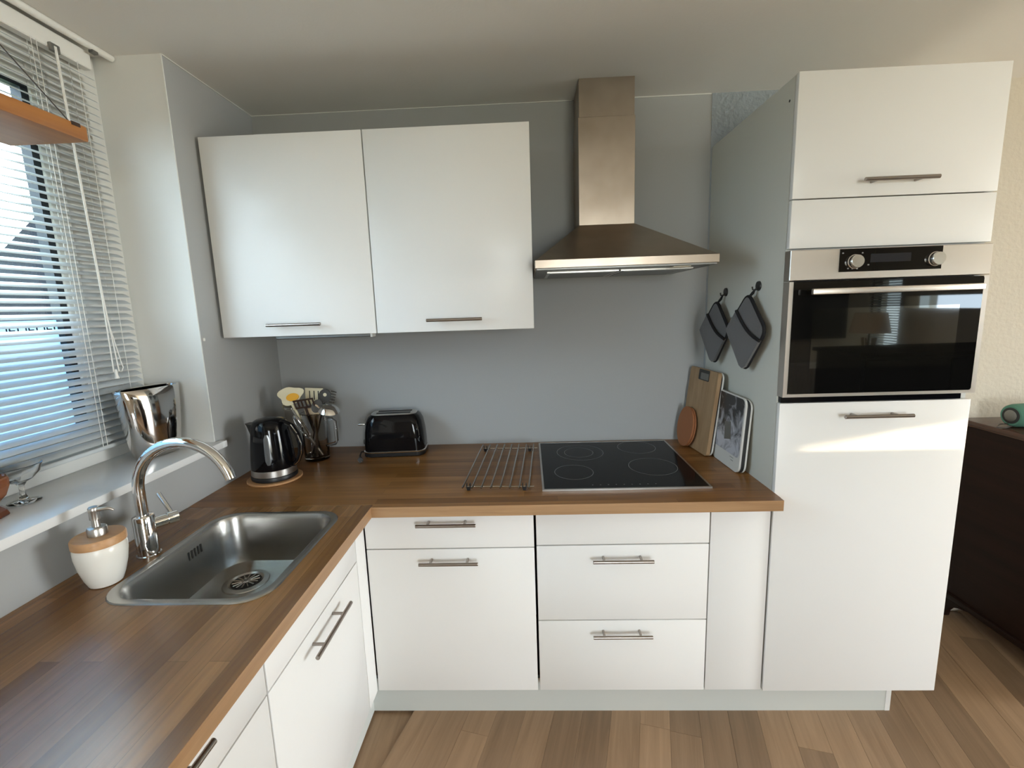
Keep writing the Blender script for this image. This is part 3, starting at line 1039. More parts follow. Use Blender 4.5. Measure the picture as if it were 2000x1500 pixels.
O('dial', bm, 'black_plastic', to, smooth=True, local=True)
cdp = [(-0.136, -0.03, 0.018), (-0.150, -0.05, 0.022), (-0.148, -0.08, 0.014), (-0.140, -0.105, 0.009)]
cd = O('cord', tube(B(), cdp, 0.0035, 8), 'black_plastic', to, smooth=True, local=True)
bm = B()
tube(bm, [(-0.140, -0.100, 0.010), (-0.136, -0.118, 0.0105), (-0.132, -0.134, 0.0105)], [0.006, 0.010, 0.0115], 12)
pgp = O('plug', bm, 'black_plastic', cd, smooth=True, local=True)
for s in (-1, 1):
    O('pin', tube(B(), [(-0.132 + s * 0.0065, -0.133, 0.0105), (-0.129 + s * 0.0065, -0.150, 0.0105)], 0.0023, 8), 'chrome', cd, smooth=True, local=True)

# ------------------------------------------------------------------ kettle on its board
KX, KY = 0.163, -0.425
kd = O('kettle_mat', lathe(B(), [(0.098, 0.0), (0.101, 0.002), (0.101, 0.007), (0.099, 0.009)], (0, 0, 0), 48), 'bamboo', smooth=True)
kd.location = (KX, KY, HW)
tag(kd, 'round wooden mat beneath the black electric kettle', 'mat')
ke = thing('electric_kettle', 'glossy black electric kettle with steel band and water gauge', 'kettle', (KX, KY, HW + 0.009), math.radians(-14))
O('base', lathe(B(), [(0.080, 0.0), (0.084, 0.003), (0.085, 0.014), (0.083, 0.018), (0.080, 0.019)], seg=44), 'black_plastic', ke, smooth=True, local=True)
O('band', lathe(B(), [(0.0815, 0.019), (0.0825, 0.020), (0.0815, 0.043), (0.0805, 0.044)], seg=44), 'steel', ke, smooth=True, local=True)
O('body', lathe(B(), [(0.0808, 0.044), (0.0815, 0.046), (0.079, 0.09), (0.0745, 0.14), (0.069, 0.185), (0.065, 0.212), (0.062, 0.220)], seg=44), 'black_gloss', ke, smooth=True, local=True)
O('lid', lathe(B(), [(0.062, 0.219), (0.058, 0.229), (0.046, 0.236), (0.02, 0.240), (0.0, 0.2405)], seg=44, cap1=False), 'black_gloss', ke, smooth=True, local=True)
bm = B()
loft(bm, [[(-0.060, -0.030, 0.150), (-0.060, 0.030, 0.150), (-0.055, 0.036, 0.216), (-0.055, -0.036, 0.216)],
          [(-0.085, -0.016, 0.178), (-0.085, 0.016, 0.178), (-0.086, 0.022, 0.215), (-0.086, -0.022, 0.215)],
          [(-0.104, -0.008, 0.203), (-0.104, 0.008, 0.203), (-0.108, 0.011, 0.214), (-0.108, -0.011, 0.214)]])
O('spout', bm, 'black_plastic', ke, smooth=True, local=True)
hp = [(0.045, 0, 0.222), (0.075, 0, 0.226), (0.105, 0, 0.212), (0.128, 0, 0.180), (0.138, 0, 0.140), (0.134, 0, 0.105), (0.118, 0, 0.074), (0.098, 0, 0.058), (0.080, 0, 0.055)]
lps = []
for i, (x, y, z_) in enumerate(hp):
    a = Vector(hp[min(i + 1, len(hp) - 1)]) - Vector(hp[max(i - 1, 0)])
    a.normalize()
    n_ = Vector((a.z, 0, -a.x))
    w_ = 0.013 if 0 < i < 8 else 0.010
    lps.append([tuple(Vector((x, y, z_)) + n_ * (0.0085 * math.cos(q * PI / 5)) + Vector((0, w_ * math.sin(q * PI / 5), 0))) for q in range(10)])
hk = O('handle', loft(B(), lps), 'black_gloss', ke, smooth=True, local=True)
O('handle_trim', tube(B(), [(x + 0.0086 * (1 if i > 1 else 0.3), -0.007, z_ + (0.0 if i > 2 else 0.006)) for i, (x, y, z_) in enumerate(hp[2:8])], 0.002, 6), 'chrome', hk, smooth=True, local=True)
bm = B()
ga = math.radians(-58)
lps = []
for i in range(9):
    z_ = 0.070 + i * 0.1165 / 8
    rr = 0.0812 - (z_ - 0.046) * 0.078 - max(0, z_ - 0.14) * 0.03 + 0.0016
    hw_ = 0.0115 * math.sqrt(max(0.0, 1 - (abs(i - 4) / 4.15) ** 6))
    lps.append([((rr + dd) * math.cos(ga + s * hw_ / rr), (rr + dd) * math.sin(ga + s * hw_ / rr), z_) for s, dd in ((-1, -0.003), (-1, 0.0003), (0, 0.0016), (1, 0.0003), (1, -0.003))])
loft(bm, lps)
O('water_gauge', bm, 'gauge', ke, smooth=True, local=True)
O('cord', tube(B(), [(-0.080, 0.02, 0.006), (-0.108, 0.045, 0.002), (-0.125, 0.075, 0.0), (-0.112, 0.115, 0.006), (-0.075, 0.125, 0.016), (-0.05, 0.14, 0.0), (-0.06, 0.20, -0.005)], 0.0032, 8), 'black_plastic', ke, smooth=True, local=True)

# ------------------------------------------------------------------ glass jug with utensils
MX, MY = 0.228, -0.185
mg = thing('glass_jug', 'clear glass mug with handle holding the cooking utensils', 'jug', (MX, MY, HW))
O('glass', lathe(B(), [(0.046, 0.0), (0.052, 0.003), (0.0535, 0.012), (0.054, 0.205), (0.0555, 0.212), (0.053, 0.214), (0.0505, 0.205), (0.0500, 0.022), (0.046, 0.016), (0.0, 0.016)], (MX, MY, HW), 40, cap1=False), 'glass', mg, smooth=True)
O('handle', tube(B(), [(MX + 0.050, MY - 0.01, HW + 0.185), (MX + 0.088, MY - 0.016, HW + 0.186), (MX + 0.101, MY - 0.018, HW + 0.175), (MX + 0.102, MY - 0.018, HW + 0.09), (MX + 0.094, MY - 0.017, HW + 0.076), (MX + 0.051, MY - 0.01, HW + 0.066)], 0.0075, 12), 'glass', mg, smooth=True)
ZB = HW + 0.019


def utensil(name, label, foot, head, hr, hmat):
    """an Empty at the foot; the handle runs from foot to head"""
    f_ = Vector((MX + foot[0], MY + foot[1], ZB))
    h_ = Vector((MX + head[0] - 0.008, MY + head[1], HW + head[2] + 0.02))
    t = thing(name, label, 'utensil', f_, 0, 'cooking utensils in the glass mug')
    O('handle', tube(B(), [f_, f_.lerp(h_, 0.5), h_], hr, 8), hmat, t, smooth=True)
    d_ = (h_ - f_).normalized()
    side = Vector((1, 0, 0))
    side = (side - d_ * side.dot(d_)).normalized()
    nrm = side.cross(d_)
    return t, h_, d_, side, nrm


def blade(poly, o_, d_, s_, n_, th=0.0035):
    return slab(B(), poly, lambda u, v, w: tuple(o_ + s_ * u + d_ * v + n_ * w), -th / 2, th / 2)


t, h, d_, s_, n_ = utensil('egg_spatula', 'white and yellow spatula shaped like a fried egg', (0.022, -0.012), (-0.072, -0.035, 0.255), [0.005, 0.005, 0.006], 'egg_white')
egg = []
for i in range(28):
    a = 2 * PI * i / 28
    r = 0.046 + 0.006 * math.sin(3 * a + 0.6) + 0.003 * math.sin(5 * a)
    egg.append((0.005 + r * 1.1 * math.cos(a), 0.022 + r * 0.86 * math.sin(a)))
nf = Vector((0.15, -0.93, 0.32)).normalized()
sf = Vector((1, 0.1, 0.18)); sf = (sf - nf * sf.dot(nf)).normalized()
df = nf.cross(sf) * -1
df = df if df.z > 0 else -df
eh = O('head', blade(egg, h, df, sf, nf, 0.005), 'egg_white', t)
yk = [(0.014 + 0.026 * math.cos(2 * PI * i / 20), 0.012 + 0.017 * math.sin(2 * PI * i / 20)) for i in range(20)]
O('yolk', blade(yk, h + nf * 0.005, df, sf, nf, 0.006), 'egg_yolk', eh)

t, h, d_, s_, n_ = utensil('slotted_turner', 'cream plastic slotted turner standing upright in the glass mug', (-0.012, 0.010), (0.008, 0.018, 0.225), [0.005, 0.006, 0.006], 'cream_plastic')
hd_ = O('head', blade([(-0.034, 0.0), (0.034, 0.0), (0.039, 0.03), (0.041, 0.074), (-0.039, 0.074), (-0.038, 0.03)], h, d_, s_, n_, 0.003), 'cream_plastic', t)
for u in (-0.018, 0.002, 0.021):
    O('slot', blade([(u - 0.0022, 0.022), (u + 0.0022, 0.022), (u + 0.0012, 0.062), (u - 0.0032, 0.062)], h, d_, s_, n_, 0.0046), 'gap_dark', hd_)

t, h, d_, s_, n_ = utensil('slotted_spatula', 'dark brown spatula with wide slots leaning in the glass mug', (0.016, 0.012), (-0.006, -0.036, 0.222), [0.0045, 0.005, 0.006], 'brown_plastic')
bm = B()
for (u0, u1, v0, v1) in ((-0.044, 0.044, 0.0, 0.007), (-0.046, 0.046, 0.034, 0.041)):
    slab(bm, [(u0, v0), (u1, v0), (u1, v1), (u0, v1)], lambda u, v, w: tuple(h + s_ * u + d_ * v + n_ * w), -0.0015, 0.0015)
for u in (-0.042, -0.025, -0.0085, 0.0085, 0.025, 0.042):
    slab(bm, [(u - 0.003, 0.006), (u + 0.003, 0.006), (u + 0.003, 0.036), (u - 0.003, 0.036)], lambda a, v, w: tuple(h + s_ * a + d_ * v + n_ * w), -0.0015, 0.0015)
O('head', bm, 'brown_plastic', t)

t, h, d_, s_, n_ = utensil('pasta_server', 'dark grey pasta server with claw teeth in the glass mug', (-0.020, -0.006), (0.058, 0.004, 0.240), [0.0045, 0.005, 0.006], 'grey_plastic')
bm = B()
cup = [(0.0 + 0.027 * math.cos(2 * PI * i / 20), 0.026 + 0.031 * math.sin(2 * PI * i / 20)) for i in range(20)]
slab(bm, cup, lambda u, v, w: tuple(h + s_ * u + d_ * v + n_ * w), -0.003, 0.003)
for q in range(5):
    v = 0.006 + q * 0.012
    for s in (1,):
        b0 = h + s_ * 0.022 + d_ * v
        tube(bm, [b0, b0 + s_ * 0.012 + n_ * -0.004, b0 + s_ * 0.019 - n_ * 0.014 - d_ * 0.003], [0.0035, 0.003, 0.002], 6)
ph = O('head', bm, 'grey_plastic', t, smooth=True)
O('hole', blade([(0.008 * math.cos(2 * PI * i / 14), 0.032 + 0.008 * math.sin(2 * PI * i / 14)) for i in range(14)], h, d_, s_, n_, 0.0068), 'cream_plastic', ph)

t, h, d_, s_, n_ = utensil('serving_spoon', 'dark grey plastic spoon crossing below the pasta server', (-0.026, 0.004), (0.038, -0.030, 0.208), [0.0045, 0.0045, 0.005], 'grey_plastic')
o = O('head', lathe(B(), [(0.0, -0.004), (0.016, 0.0), (0.022, 0.004)], (0, 0, 0), 20, 1.0, 1.35, cap0=False), 'grey_plastic', t, smooth=True, local=True)
o.location = h + d_ * 0.02 - Vector(t.location)
o.rotation_euler = (math.radians(70), math.radians(20), math.radians(10))

t, h, d_, s_, n_ = utensil('steel_ladle', 'polished steel ladle with bowl hanging over the glass mug handle', (-0.024, -0.008), (0.052, -0.026, 0.205), [0.003, 0.0035, 0.004], 'steel')
o = O('bowl', lathe(B(), [(0.0, -0.020), (0.014, -0.018), (0.025, -0.011), (0.0315, 0.0), (0.0325, 0.001), (0.030, 0.001), (0.023, -0.009), (0.012, -0.0155), (0.0, -0.017)], (0, 0, 0), 28, 1.15, 1.0, cap0=False, cap1=False), 'chrome', t, smooth=True, local=True)
o.scale = (1.25, 1.25, 1.25)
o.location = h + Vector((0.040, -0.006, 0.004)) - Vector(t.location)
o.rotation_euler = (math.radians(200), math.radians(14), 0)

t, h, d_, s_, n_ = utensil('skimmer_spoon', 'polished steel spoon in front of the fried egg spatula', (0.020, 0.006), (-0.066, -0.042, 0.222), [0.003, 0.003, 0.0035], 'steel')
o = O('bowl', lathe(B(), [(0.0, -0.010), (0.015, -0.008), (0.027, -0.002), (0.0305, 0.001), (0.026, 0.0), (0.014, -0.006), (0.0, -0.008)], (0, 0, 0), 24, 1.1, 0.8, cap0=False, cap1=False), 'chrome', t, smooth=True, local=True)
o.location = h + Vector((-0.006, 0.0, 0.008)) - Vector(t.location)
o.rotation_euler = (math.radians(28), math.radians(8), 0)

t, h, d_, s_, n_ = utensil('wire_whisk', 'steel wire whisk leaning in the glass mug behind the kettle handle', (0.030, -0.012), (-0.006, -0.030, 0.090), [0.005, 0.005, 0.005], 'steel')
for q in range(5):
    a = q * PI / 5
    sd = s_ * math.cos(a) + n_ * math.sin(a)
    pts = []
    for i in range(13):
        th = i / 12 * PI
        wv = 0.021 * math.cos(th) if True else 0
        pts.append(tuple(h + sd * (0.021 * math.cos(th) * (0.25 + 0.75 * math.sin(th) ** 0.5 if math.sin(th) > 0 else 0.25)) + d_ * (0.115 * math.sin(th))))
    O('wire', tube(B(), pts, 0.0009, 5), 'chrome', t, smooth=True)

t, h, d_, s_, n_ = utensil('wooden_spoon', 'pale wooden spoon standing handle down in the glass mug', (0.012, -0.030), (0.036, -0.034, 0.190), [0.0055, 0.0058, 0.006], 'pale_wood')
O('head', blade([(0.017 * math.cos(2 * PI * i / 18), 0.02 + 0.026 * math.sin(2 * PI * i / 18)) for i in range(18)], h, d_, s_, n_, 0.006), 'pale_wood', t)
t, h, d_, s_, n_ = utensil('wooden_spatula', 'pale wooden spatula in the middle of the glass mug', (0.004, 0.020), (0.004, -0.012, 0.150), [0.005, 0.006, 0.007], 'pale_wood')
O('head', blade([(-0.008, 0), (0.008, 0), (0.018, 0.03), (0.017, 0.07), (-0.017, 0.07), (-0.018, 0.03)], h, d_, s_, n_, 0.005), 'pale_wood', t)

# ------------------------------------------------------------------ boards against the tall cabinet
def board_frame(bf, bb, lean):
    """bf, bb: bottom line on the worktop, front and back end; lean: x shift over the height"""
    bf, bb = Vector((*bf, HW + 0.001)), Vector((*bb, HW + 0.001))
    u = (bb - bf).normalized()
    v = Vector((lean, 0, 1)).normalized()
    v = (v - u * v.dot(u)).normalized()
    n = u.cross(v)
    n = n if n.x < 0 else -n
    return bf, u, v, n


def lean_board(t, name, F, W_, H_, r, th, w0, mat, n=5):
    o_, u, v, nn = F
    poly = rrect(W_ / 2, H_ / 2, r, n, W_ / 2, H_ / 2)
    return O(name, slab(B(), poly, lambda a, b_, w: tuple(o_ + u * a + v * b_ + nn * w), w0, w0 + th), mat, t)


F = board_frame((1.927, -0.272), (1.900, -0.030), 0.122)
t = thing('cutting_board', 'oak cutting board with black grip slot leaning on the tall cabinet', 'cutting board', F[0])
cb = lean_board(t, 'board', F, 0.245, 0.352, 0.012, 0.016, 0.0, 'board_wood')
o_, u, v, nn = F
gp = O('grip_slot', slab(B(), rrect(0.046, 0.023, 0.004, 3, 0.115, 0.327), lambda a, b_, w: tuple(o_ + u * a + v * b_ + nn * w), -0.0005, 0.0168), 'black_metal', cb)
O('grip_inset', slab(B(), rrect(0.034, 0.014, 0.003, 3, 0.108, 0.322), lambda a, b_, w: tuple(o_ + u * a + v * b_ + nn * w), 0.015, 0.0174), 'filter_grey', gp)
t = thing('white_board', 'thin white plastic board behind the oak cutting board', 'cutting board', F[0] + Vector((0.02, 0, 0)))
F2 = (F[0] - F[3] * 0.0085 - F[1] * 0.006, F[1], F[2], F[3])
lean_board(t, 'board', F2, 0.250, 0.352, 0.028, 0.006, 0.0, 'laminate_white', 6)
O('dark_edge', slab(B(), rrect(0.123, 0.175, 0.028, 6, 0.125, 0.176), lambda a, b_, w: tuple(F2[0] + F2[1] * a + F2[2] * b_ + F2[3] * w), 0.0061, 0.0080), 'black_metal', t)

F = board_frame((1.9585, -0.485), (1.952, -0.245), 0.066)
t = thing('printed_board', 'white board with black and white cafe print leaning on the tall cabinet', 'cutting board', F[0])
pb = lean_board(t, 'board', F, 0.235, 0.285, 0.030, 0.007, 0.0, 'laminate_white', 6)
o_, u, v, nn = F
O('print', slab(B(), rrect(0.110, 0.112, 0.020, 5, 0.119, 0.168), lambda a, b_, w: tuple(o_ + u * a + v * b_ + nn * w), 0.0070, 0.0074), 'board_print', pb)
bm = B()
for (a0, b0, a1, b1, w_) in ((0.05, 0.045, 0.08, 0.045, 0.002), (0.05, 0.034, 0.07, 0.034, 0.002)):
    slab(bm, [(a0, b0), (a1, b1), (a1, b1 + w_), (a0, b0 + w_)], lambda a, b_, w: tuple(o_ + u * a + v * b_ + nn * w), 0.0070, 0.0074)
O('caption_lines', bm, 'hob_mark', pb)
O('table_shape', slab(B(), [(0.085, 0.112), (0.140, 0.098), (0.150, 0.168), (0.098, 0.178)], lambda a, b_, w: tuple(o_ + u * a + v * b_ + nn * w), 0.0074, 0.0077), 'filter_grey', pb)
t = thing('backing_board', 'white edged board directly behind the printed board', 'cutting board', F[0] + Vector((0.015, 0, 0)))
F2 = (F[0] - F[3] * 0.0155 + F[1] * (-0.008), F[1], F[2], F[3])
lean_board(t, 'board', F2, 0.235, 0.279, 0.034, 0.006, 0.0, 'laminate_white', 6)
O('dark_edge', slab(B(), rrect(0.1165, 0.1385, 0.032, 6, 0.1175, 0.1395), lambda a, b_, w: tuple(F2[0] + F2[1] * a + F2[2] * b_ + F2[3] * w), 0.0061, 0.0152), 'black_metal', t)

# round coaster against the oak board
F = board_frame((1.880, -0.175), (1.858, -0.02), 0.155)
o_, u, v, nn = F
t = thing('round_coaster', 'round terracotta brown pot stand leaning against the oak board', 'pot stand', F[0])
O('disc', slab(B(), [(0.070 + 0.070 * math.cos(2 * PI * i / 40), 0.090 + 0.090 * math.sin(2 * PI * i / 40)) for i in range(40)], lambda a, b_, w: tuple(o_ + u * a + v * b_ + nn * w), 0.0, 0.007), 'terracotta', t)
O('backing', slab(B(), [(0.064 + 0.068 * math.cos(2 * PI * i / 40), 0.090 + 0.088 * math.sin(2 * PI * i / 40)) for i in range(40)], lambda a, b_, w: tuple(o_ + u * a + v * b_ + nn * w), -0.007, -0.001), 'terracotta', t)

# ------------------------------------------------------------------ pot holders
def smooth_poly(pts, r=0.03, n=5):
    out = []
    m = len(pts)
    for i in range(m):
        p, a, b_ = Vector(pts[i]), Vector(pts[i - 1]), Vector(pts[(i + 1) % m])
        p0 = p + (a - p).normalized() * r
        p1 = p + (b_ - p).normalized() * r
        for k in range(n + 1):
            tt = k / n
            out.append(tuple((1 - tt) ** 2 * p0 + 2 * tt * (1 - tt) * p + tt ** 2 * p1))
    return out


def pot_holder(label, yc, zc, hookyz, x0, x1, hw, hh):
    """hangs on the side panel of the tall unit; x0 at its far side, x1 at its near side"""
    t = thing('pot_holder', label, 'pot holder', (1.97, yc, zc))
    def at(u, v, w):                    # u runs towards the room (-y), v up, w off the panel
        k = (u + hw) / (2 * hw)
        return (x0 + (x1 - x0) * k - w - 0.006 * (1 - min(1, abs(v) / hh)), yc - u, zc + v)
    poly = smooth_poly([(0.0, hh), (-hw, 0.005), (0.0, -hh), (hw, 0.012)], 0.032)
    O('pad', slab(B(), poly, at, 0.0, 0.010), 'cloth_grey', t)
    O('binding', tube(B(), [at(u, v, 0.005) for u, v in poly], 0.0062, 8, closed=True), 'cloth_black', t, smooth=True)
    a = (-0.42 * hw, 0.56 * hh)
    edge = [(a[0] + (hw * 0.86 - a[0]) * k / 8, a[1] + (-0.16 * hh - a[1]) * k / 8 - 0.016 * math.sin(PI * k / 8)) for k in range(9)]
    pk = edge + [(0.02, -hh + 0.018), (0.0, -hh + 0.01), (-0.02, -hh + 0.018), (-hw + 0.024, -0.012), (-hw + 0.012, 0.006), (-hw + 0.024, 0.024)]
    p_ = O('pocket', slab(B(), pk, at, 0.010, 0.018), 'cloth_grey', t)
    O('pocket_binding', tube(B(), [at(u, v, 0.016) for u, v in edge], 0.0055, 8), 'cloth_black', p_, smooth=True)
    hy_, hz_ = hookyz
    tp_ = at(0, hh - 0.016, 0.005)
    O('hanging_loop', tube(B(), [tp_, (1.978, (tp_[1] + hy_) / 2 - 0.004, (tp_[2] + hz_) / 2), (1.984, hy_, hz_ - 0.004), (1.978, (tp_[1] + hy_) / 2 + 0.006, (tp_[2] + hz_) / 2), tp_], 0.0036, 8), 'cloth_black', t, smooth=True)
    h_ = thing('adhesive_hook', label.replace('quilted grey pot holder', 'small round black hook holding the pot holder'), 'hook', (XT, hy_, hz_))
    O('plate', cyl(B(), (XT - 0.0005, hy_, hz_ + 0.008), (XT - 0.006, hy_, hz_ + 0.008), 0.017, 0.016, 24), 'black_metal', h_, smooth=True)
    O('hook', tube(B(), [(XT - 0.005, hy_, hz_ + 0.002), (XT - 0.013, hy_, hz_ - 0.006), (XT - 0.022, hy_, hz_ - 0.004), (XT - 0.024, hy_, hz_ + 0.006)], 0.0028, 8), 'black_metal', h_, smooth=True)


pot_holder('quilted grey pot holder next to the grey wall', -0.195, 1.410, (-0.205, 1.565), 1.957, 1.981, 0.118, 0.132)
pot_holder('quilted grey pot holder next to the oven', -0.470, 1.424, (-0.480, 1.578), 1.962, 1.981, 0.128, 0.138)

# ------------------------------------------------------------------ window sill things
va = thing('silver_vase', 'mirror silver oval ceramic vase on the window sill', 'vase', (-0.112, -0.652, SILL), math.radians(-14))
pr = [(0.066, 0.040, 0.0), (0.073, 0.044, 0.005), (0.084, 0.050, 0.05), (0.092, 0.054, 0.11), (0.097, 0.055, 0.16), (0.101, 0.053, 0.205), (0.104, 0.049, 0.228), (0.103, 0.046, 0.234), (0.098, 0.042, 0.232), (0.09, 0.046, 0.17), (0.07, 0.042, 0.06), (0.05, 0.03, 0.02)]
def superel(a, b_, z_, n=44, e=2.2):
    out = []
    for k in range(n):
        t_ = 2 * PI * k / n
        c, s = math.cos(t_), math.sin(t_)
        out.append((b_ * math.copysign(abs(c) ** (2 / e), c), a * math.copysign(abs(s) ** (2 / e), s), z_))
    return out
O('body', loft(B(), [superel(*q) for q in pr]), 'silver_glaze', va, smooth=True, local=True)

bw = thing('amber_bowl', 'brown amber glass bowl on the window sill', 'bowl', (-0.133, -1.165, SILL))
O('bowl', lathe(B(), [(0.022, 0.030), (0.030, 0.033), (0.046, 0.050), (0.055, 0.074), (0.056, 0.092), (0.053, 0.096), (0.049, 0.088), (0.040, 0.056), (0.022, 0.040), (0.0, 0.038)], tuple(bw.location), 10, cap1=False), 'amber_glass', bw)
O('foot', lathe(B(), [(0.044, 0.0), (0.046, 0.003), (0.042, 0.014), (0.028, 0.028), (0.021, 0.033)], tuple(bw.location), 10), 'brown_glass', bw)
gd = thing('glass_dish', 'clear glass stem dish beside the amber bowl on the sill', 'dish', (-0.140, -1.065, SILL))
G_ = tuple(gd.location)
O('stem', lathe(B(), [(0.032, 0.0), (0.034, 0.003), (0.012, 0.008), (0.006, 0.02), (0.006, 0.045), (0.012, 0.055)], G_, 20), 'glass', gd, smooth=True)
O('dish', lathe(B(), [(0.010, 0.053), (0.026, 0.060), (0.042, 0.076), (0.050, 0.098), (0.047, 0.099), (0.039, 0.079), (0.024, 0.064), (0.0, 0.060)], G_, 24, 0.75, 1.1, cap1=False), 'glass', gd, smooth=True)
sw = tag(O('wall_clip', box(B(), 0.0, 0.006, -0.5075, -0.497, 1.455, 1.467, 0.002), 'white_plastic'), 'tiny white clip on the grey wall edge near the corner cabinet', 'clip')

# ------------------------------------------------------------------ dresser and speaker at the right
DX = 3.165
ds = thing('dresser', 'dark mahogany dresser beside the tall white cabinet', 'dresser', (DX + 0.45, -0.30, 0))
O('body', box(B(), DX + 0.012, DX + 0.95, -0.575, -0.015, 0.115, 0.945, 0.003), 'mahogany', ds)
bm = B()
box(bm, DX - 0.012, DX + 0.974, -0.60, -0.006, 0.952, 0.972, 0.006, 2)
box(bm, DX, DX + 0.962, -0.588, -0.01, 0.940, 0.953, 0.003)
O('top', bm, 'mahogany_top', ds, smooth=True)
bm = B()
box(bm, DX - 0.002, DX + 0.964, -0.590, -0.012, 0.090, 0.118, 0.006, 2)
O('base_moulding', bm, 'mahogany', ds, smooth=True)
for (fx, fy_, sx_, sy_) in ((DX, -0.588, 1, 1), (DX + 0.962, -0.588, -1, 1), (DX, -0.012, 1, -1), (DX + 0.962, -0.012, -1, -1)):
    prof = [(0, 0), (0.035, 0), (0.04, 0.03), (0.06, 0.06), (0.10, 0.078), (0.14, 0.09), (0, 0.09)]
    bm = B()
    slab(bm, prof, lambda a, b_, w: (fx + sx_ * w, fy_ + sy_ * a, b_), 0.0, 0.022)
    slab(bm, prof, lambda a, b_, w: (fx + sx_ * a, fy_ + sy_ * w, b_), 0.0, 0.022)
    O('foot', bm, 'mahogany', ds)
for r_, (za, zb) in enumerate(((0.70, 0.92), (0.43, 0.68), (0.15, 0.41))):
    dw = O('drawer', box(B(), DX + 0.05, DX + 0.91, -0.585, -0.574, za, zb, 0.003), 'mahogany', ds)
    for hx_ in (DX + 0.25, DX + 0.71):
        O('knob', lathe(B(), [(0.008, 0), (0.006, 0.01), (0.014, 0.018), (0.012, 0.024), (0.0, 0.026)], (0, 0, 0), 14, cap1=False), 'steel', dw, smooth=True, local=True)
        k_ = dw.children[-1]
        k_.location = Vector((hx_, -0.585, (za + zb) / 2)) - BASE[ds.name]
        k_.rotation_euler = (PI / 2, 0, 0)
sk_ = thing('portable_speaker', 'mint green cylindrical portable speaker on the dresser', 'speaker', (3.30, -0.17, 0.972))
c0 = Vector((3.205, -0.185, 1.022))
ax = Vector((1, 0.10, 0)).normalized()
rad = [(0.0, 0.040), (0.006, 0.0455), (0.02, 0.0485), (0.09, 0.050), (0.16, 0.0485), (0.174, 0.0455), (0.18, 0.040)]
O('body', tube(B(), [c0 + ax * a for a, r in rad], [r for a, r in rad], 32), 'mint', sk_, smooth=True)
O('end_cap', tube(B(), [c0 - ax * 0.0004, c0 - ax * 0.0025], [0.034, 0.028], 28), 'gap_dark', sk_, smooth=True)
O('end_disc', tube(B(), [c0 - ax * 0.0025, c0 - ax * 0.0045], [0.024, 0.020], 28), 'filter_grey', sk_, smooth=True)
O('strap', tube(B(), [c0 + Vector((-0.002, 0.006, -0.036)), c0 + Vector((-0.04, 0.0, -0.036)), c0 + Vector((-0.062, -0.012, -0.046)), c0 + Vector((-0.04, -0.022, -0.0465)), c0 + Vector((-0.002, -0.01, -0.043))], 0.0024, 8), 'grey_plastic', sk_, smooth=True)

# ------------------------------------------------------------------ the room behind the camera, seen in the oven door
sb = thing('sideboard', 'dark wooden sideboard standing behind the kitchen', 'sideboard', (3.85, -2.1, 0))
O('body', box(B(), 3.10, 4.55, -2.36, -1.93, 0.08, 1.19, 0.004), 'dark_matte', sb)
O('top', box(B(), 3.08, 4.57, -2.38, -1.918, 1.19, 1.214, 0.003), 'dark_matte', sb)
for x in (3.14, 4.47):
    for y in (-2.32, -2.01):
        O('leg', box(B(), x, x + 0.05, y, y + 0.05, 0, 0.08), 'dark_matte', sb)
for x in (3.12, 3.60, 4.08):
    O('door', box(B(), x, x + 0.45, -1.93, -1.921, 0.12, 1.17, 0.002), 'dark_matte', sb)
lm = thing('floor_lamp', 'branch base lamp with beige linen shade by the blind window', 'lamp', (4.62, -4.05, 0))
LX, LY = 4.62, -4.05
O('base', lathe(B(), [(0.14, 0), (0.14, 0.02), (0.02, 0.03)], (LX, LY, 0), 24), 'black_metal', lm, smooth=True)
for q in range(7):
    a = q * 2 * PI / 7
    pts = [(LX + 0.05 * math.cos(a), LY + 0.05 * math.sin(a), 0.03), (LX + 0.03 * math.cos(a + 1), LY + 0.03 * math.sin(a + 1), 0.5), (LX + 0.025 * math.cos(a + 2), LY + 0.025 * math.sin(a + 2), 0.8), (LX + 0.06 * math.cos(a + 2.6), LY + 0.06 * math.sin(a + 2.6), 1.12)]
    O('branch', tube(B(), pts, [0.014, 0.012, 0.010, 0.007], 8), 'branch', lm, smooth=True)
O('lamp_shade', lathe(B(), [(0.175, 1.17), (0.135, 1.37), (0.132, 1.37), (0.172, 1.17)], (LX, LY, 0), 32, cap0=False, cap1=False), 'linen', lm, smooth=True)
O('stem', tube(B(), [(LX, LY, 0.03), (LX, LY, 1.30)], 0.008, 8), 'black_metal', lm)
tvs = thing('television', 'flat black television on the rear wall', 'television', (4.2, YR, 1.1))
O('screen', box(B(), 3.68, 4.72, YR + 0.03, YR + 0.055, 1.08, 1.62, 0.004), 'tv_black', tvs)
O('wall_mount', box(B(), 4.1, 4.3, YR + 0.001, YR + 0.03, 1.25, 1.45), 'black_metal', tvs)
ra = thing('radiator', 'white panel radiator below the television', 'radiator', (4.3, YR, 0.2))
O('panel', box(B(), 3.8, 4.75, YR + 0.03, YR + 0.09, 0.2, 0.82, 0.005), 'radiator_white', ra)
bm = B()
for q in range(22):
    box(bm, 3.83 + q * 0.0415, 3.85 + q * 0.0415, YR + 0.09, YR + 0.098, 0.23, 0.79, 0.002)
O('ribs', bm, 'radiator_white', ra)
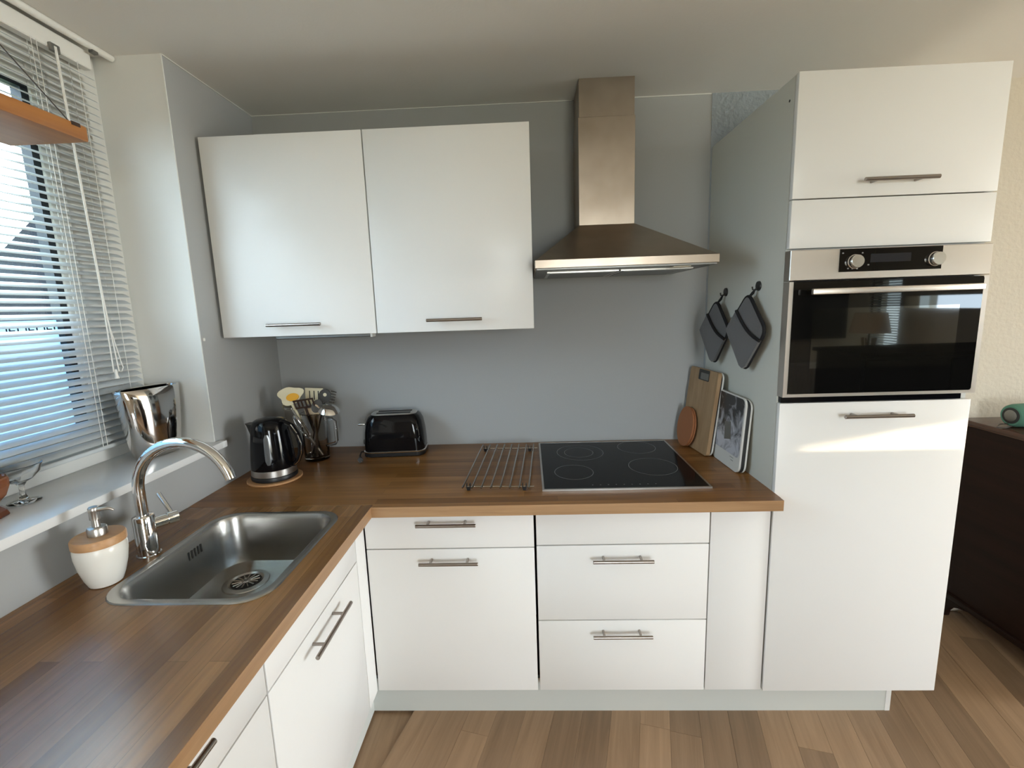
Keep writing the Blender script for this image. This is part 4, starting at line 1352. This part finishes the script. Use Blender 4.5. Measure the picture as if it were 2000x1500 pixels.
O('bracket', box(B(), 4.0, 4.05, YR + 0.001, YR + 0.03, 0.3, 0.7), 'radiator_white', ra)
b2 = thing('window_blind', 'white venetian blind on the window across the room', 'blind', (XR - 0.03, -4.36, 0.85))
O('head_rail', box(B(), XR - 0.045, XR - 0.012, -4.585, -4.14, 1.75, 1.785), 'white_plastic', b2)
bm = B()
far_prof = [(-0.012, 0.006), (0.0, 0.001), (0.012, -0.006), (0.012, -0.0066), (0.0, 0.0004), (-0.012, 0.0054)]
loft(bm, [[(-a, yy, b_) for a, b_ in far_prof] for yy in (-0.215, 0.215)])
s1 = O('slat', bm, 'slat', b2, local=True)
z, k = 0.83, 0
while z < 1.745:
    o = s1 if k == 0 else s1.copy()
    if k:
        COL.objects.link(o)
    o.location = (0, 0, z - 0.85)
    z += 0.026
    k += 1
O('ladder_cord', tube(B(), [(XR - 0.03, -4.45, 0.82), (XR - 0.03, -4.45, 1.76)], 0.001, 5), 'white_plastic', b2)

# ------------------------------------------------------------------ outdoors
gr = struct(O('ground', box(B(), -40, 40, -40, 40, -0.5, -0.3), 'ground_green'), 'garden ground')
hg2 = tag(O('sun_block_wall', box(B(), 6.2, 6.3, -12.0, -5.30, -0.3, 2.7, 0.01, 2), 'wall_white'), 'added white wall outside blocking sun from the far blind window', 'wall')  # unseen wall added to keep the sun out of the far window
nh = thing('neighbour_house', 'dark slate gabled house outside the kitchen window', 'house', (-7.6, 9.5, -0.3))
gab = [(4.5, -0.3), (14.5, -0.3), (14.5, 1.0), (9.6, 5.44), (4.5, 0.34)]
O('gable_wall', slab(B(), gab, lambda a, b_, w: (w, a, b_), -9.0, -6.2), 'house_slate', nh)
bm = B()
slab(bm, [(4.2, 0.05), (9.6, 5.45), (9.6, 5.62), (4.08, 0.10)], lambda a, b_, w: (w, a, b_), -9.0, -6.1)
slab(bm, [(9.6, 5.45), (14.8, 0.75), (14.9, 0.85), (9.6, 5.62)], lambda a, b_, w: (w, a, b_), -9.0, -6.1)
O('roof', bm, 'house_slate', nh)
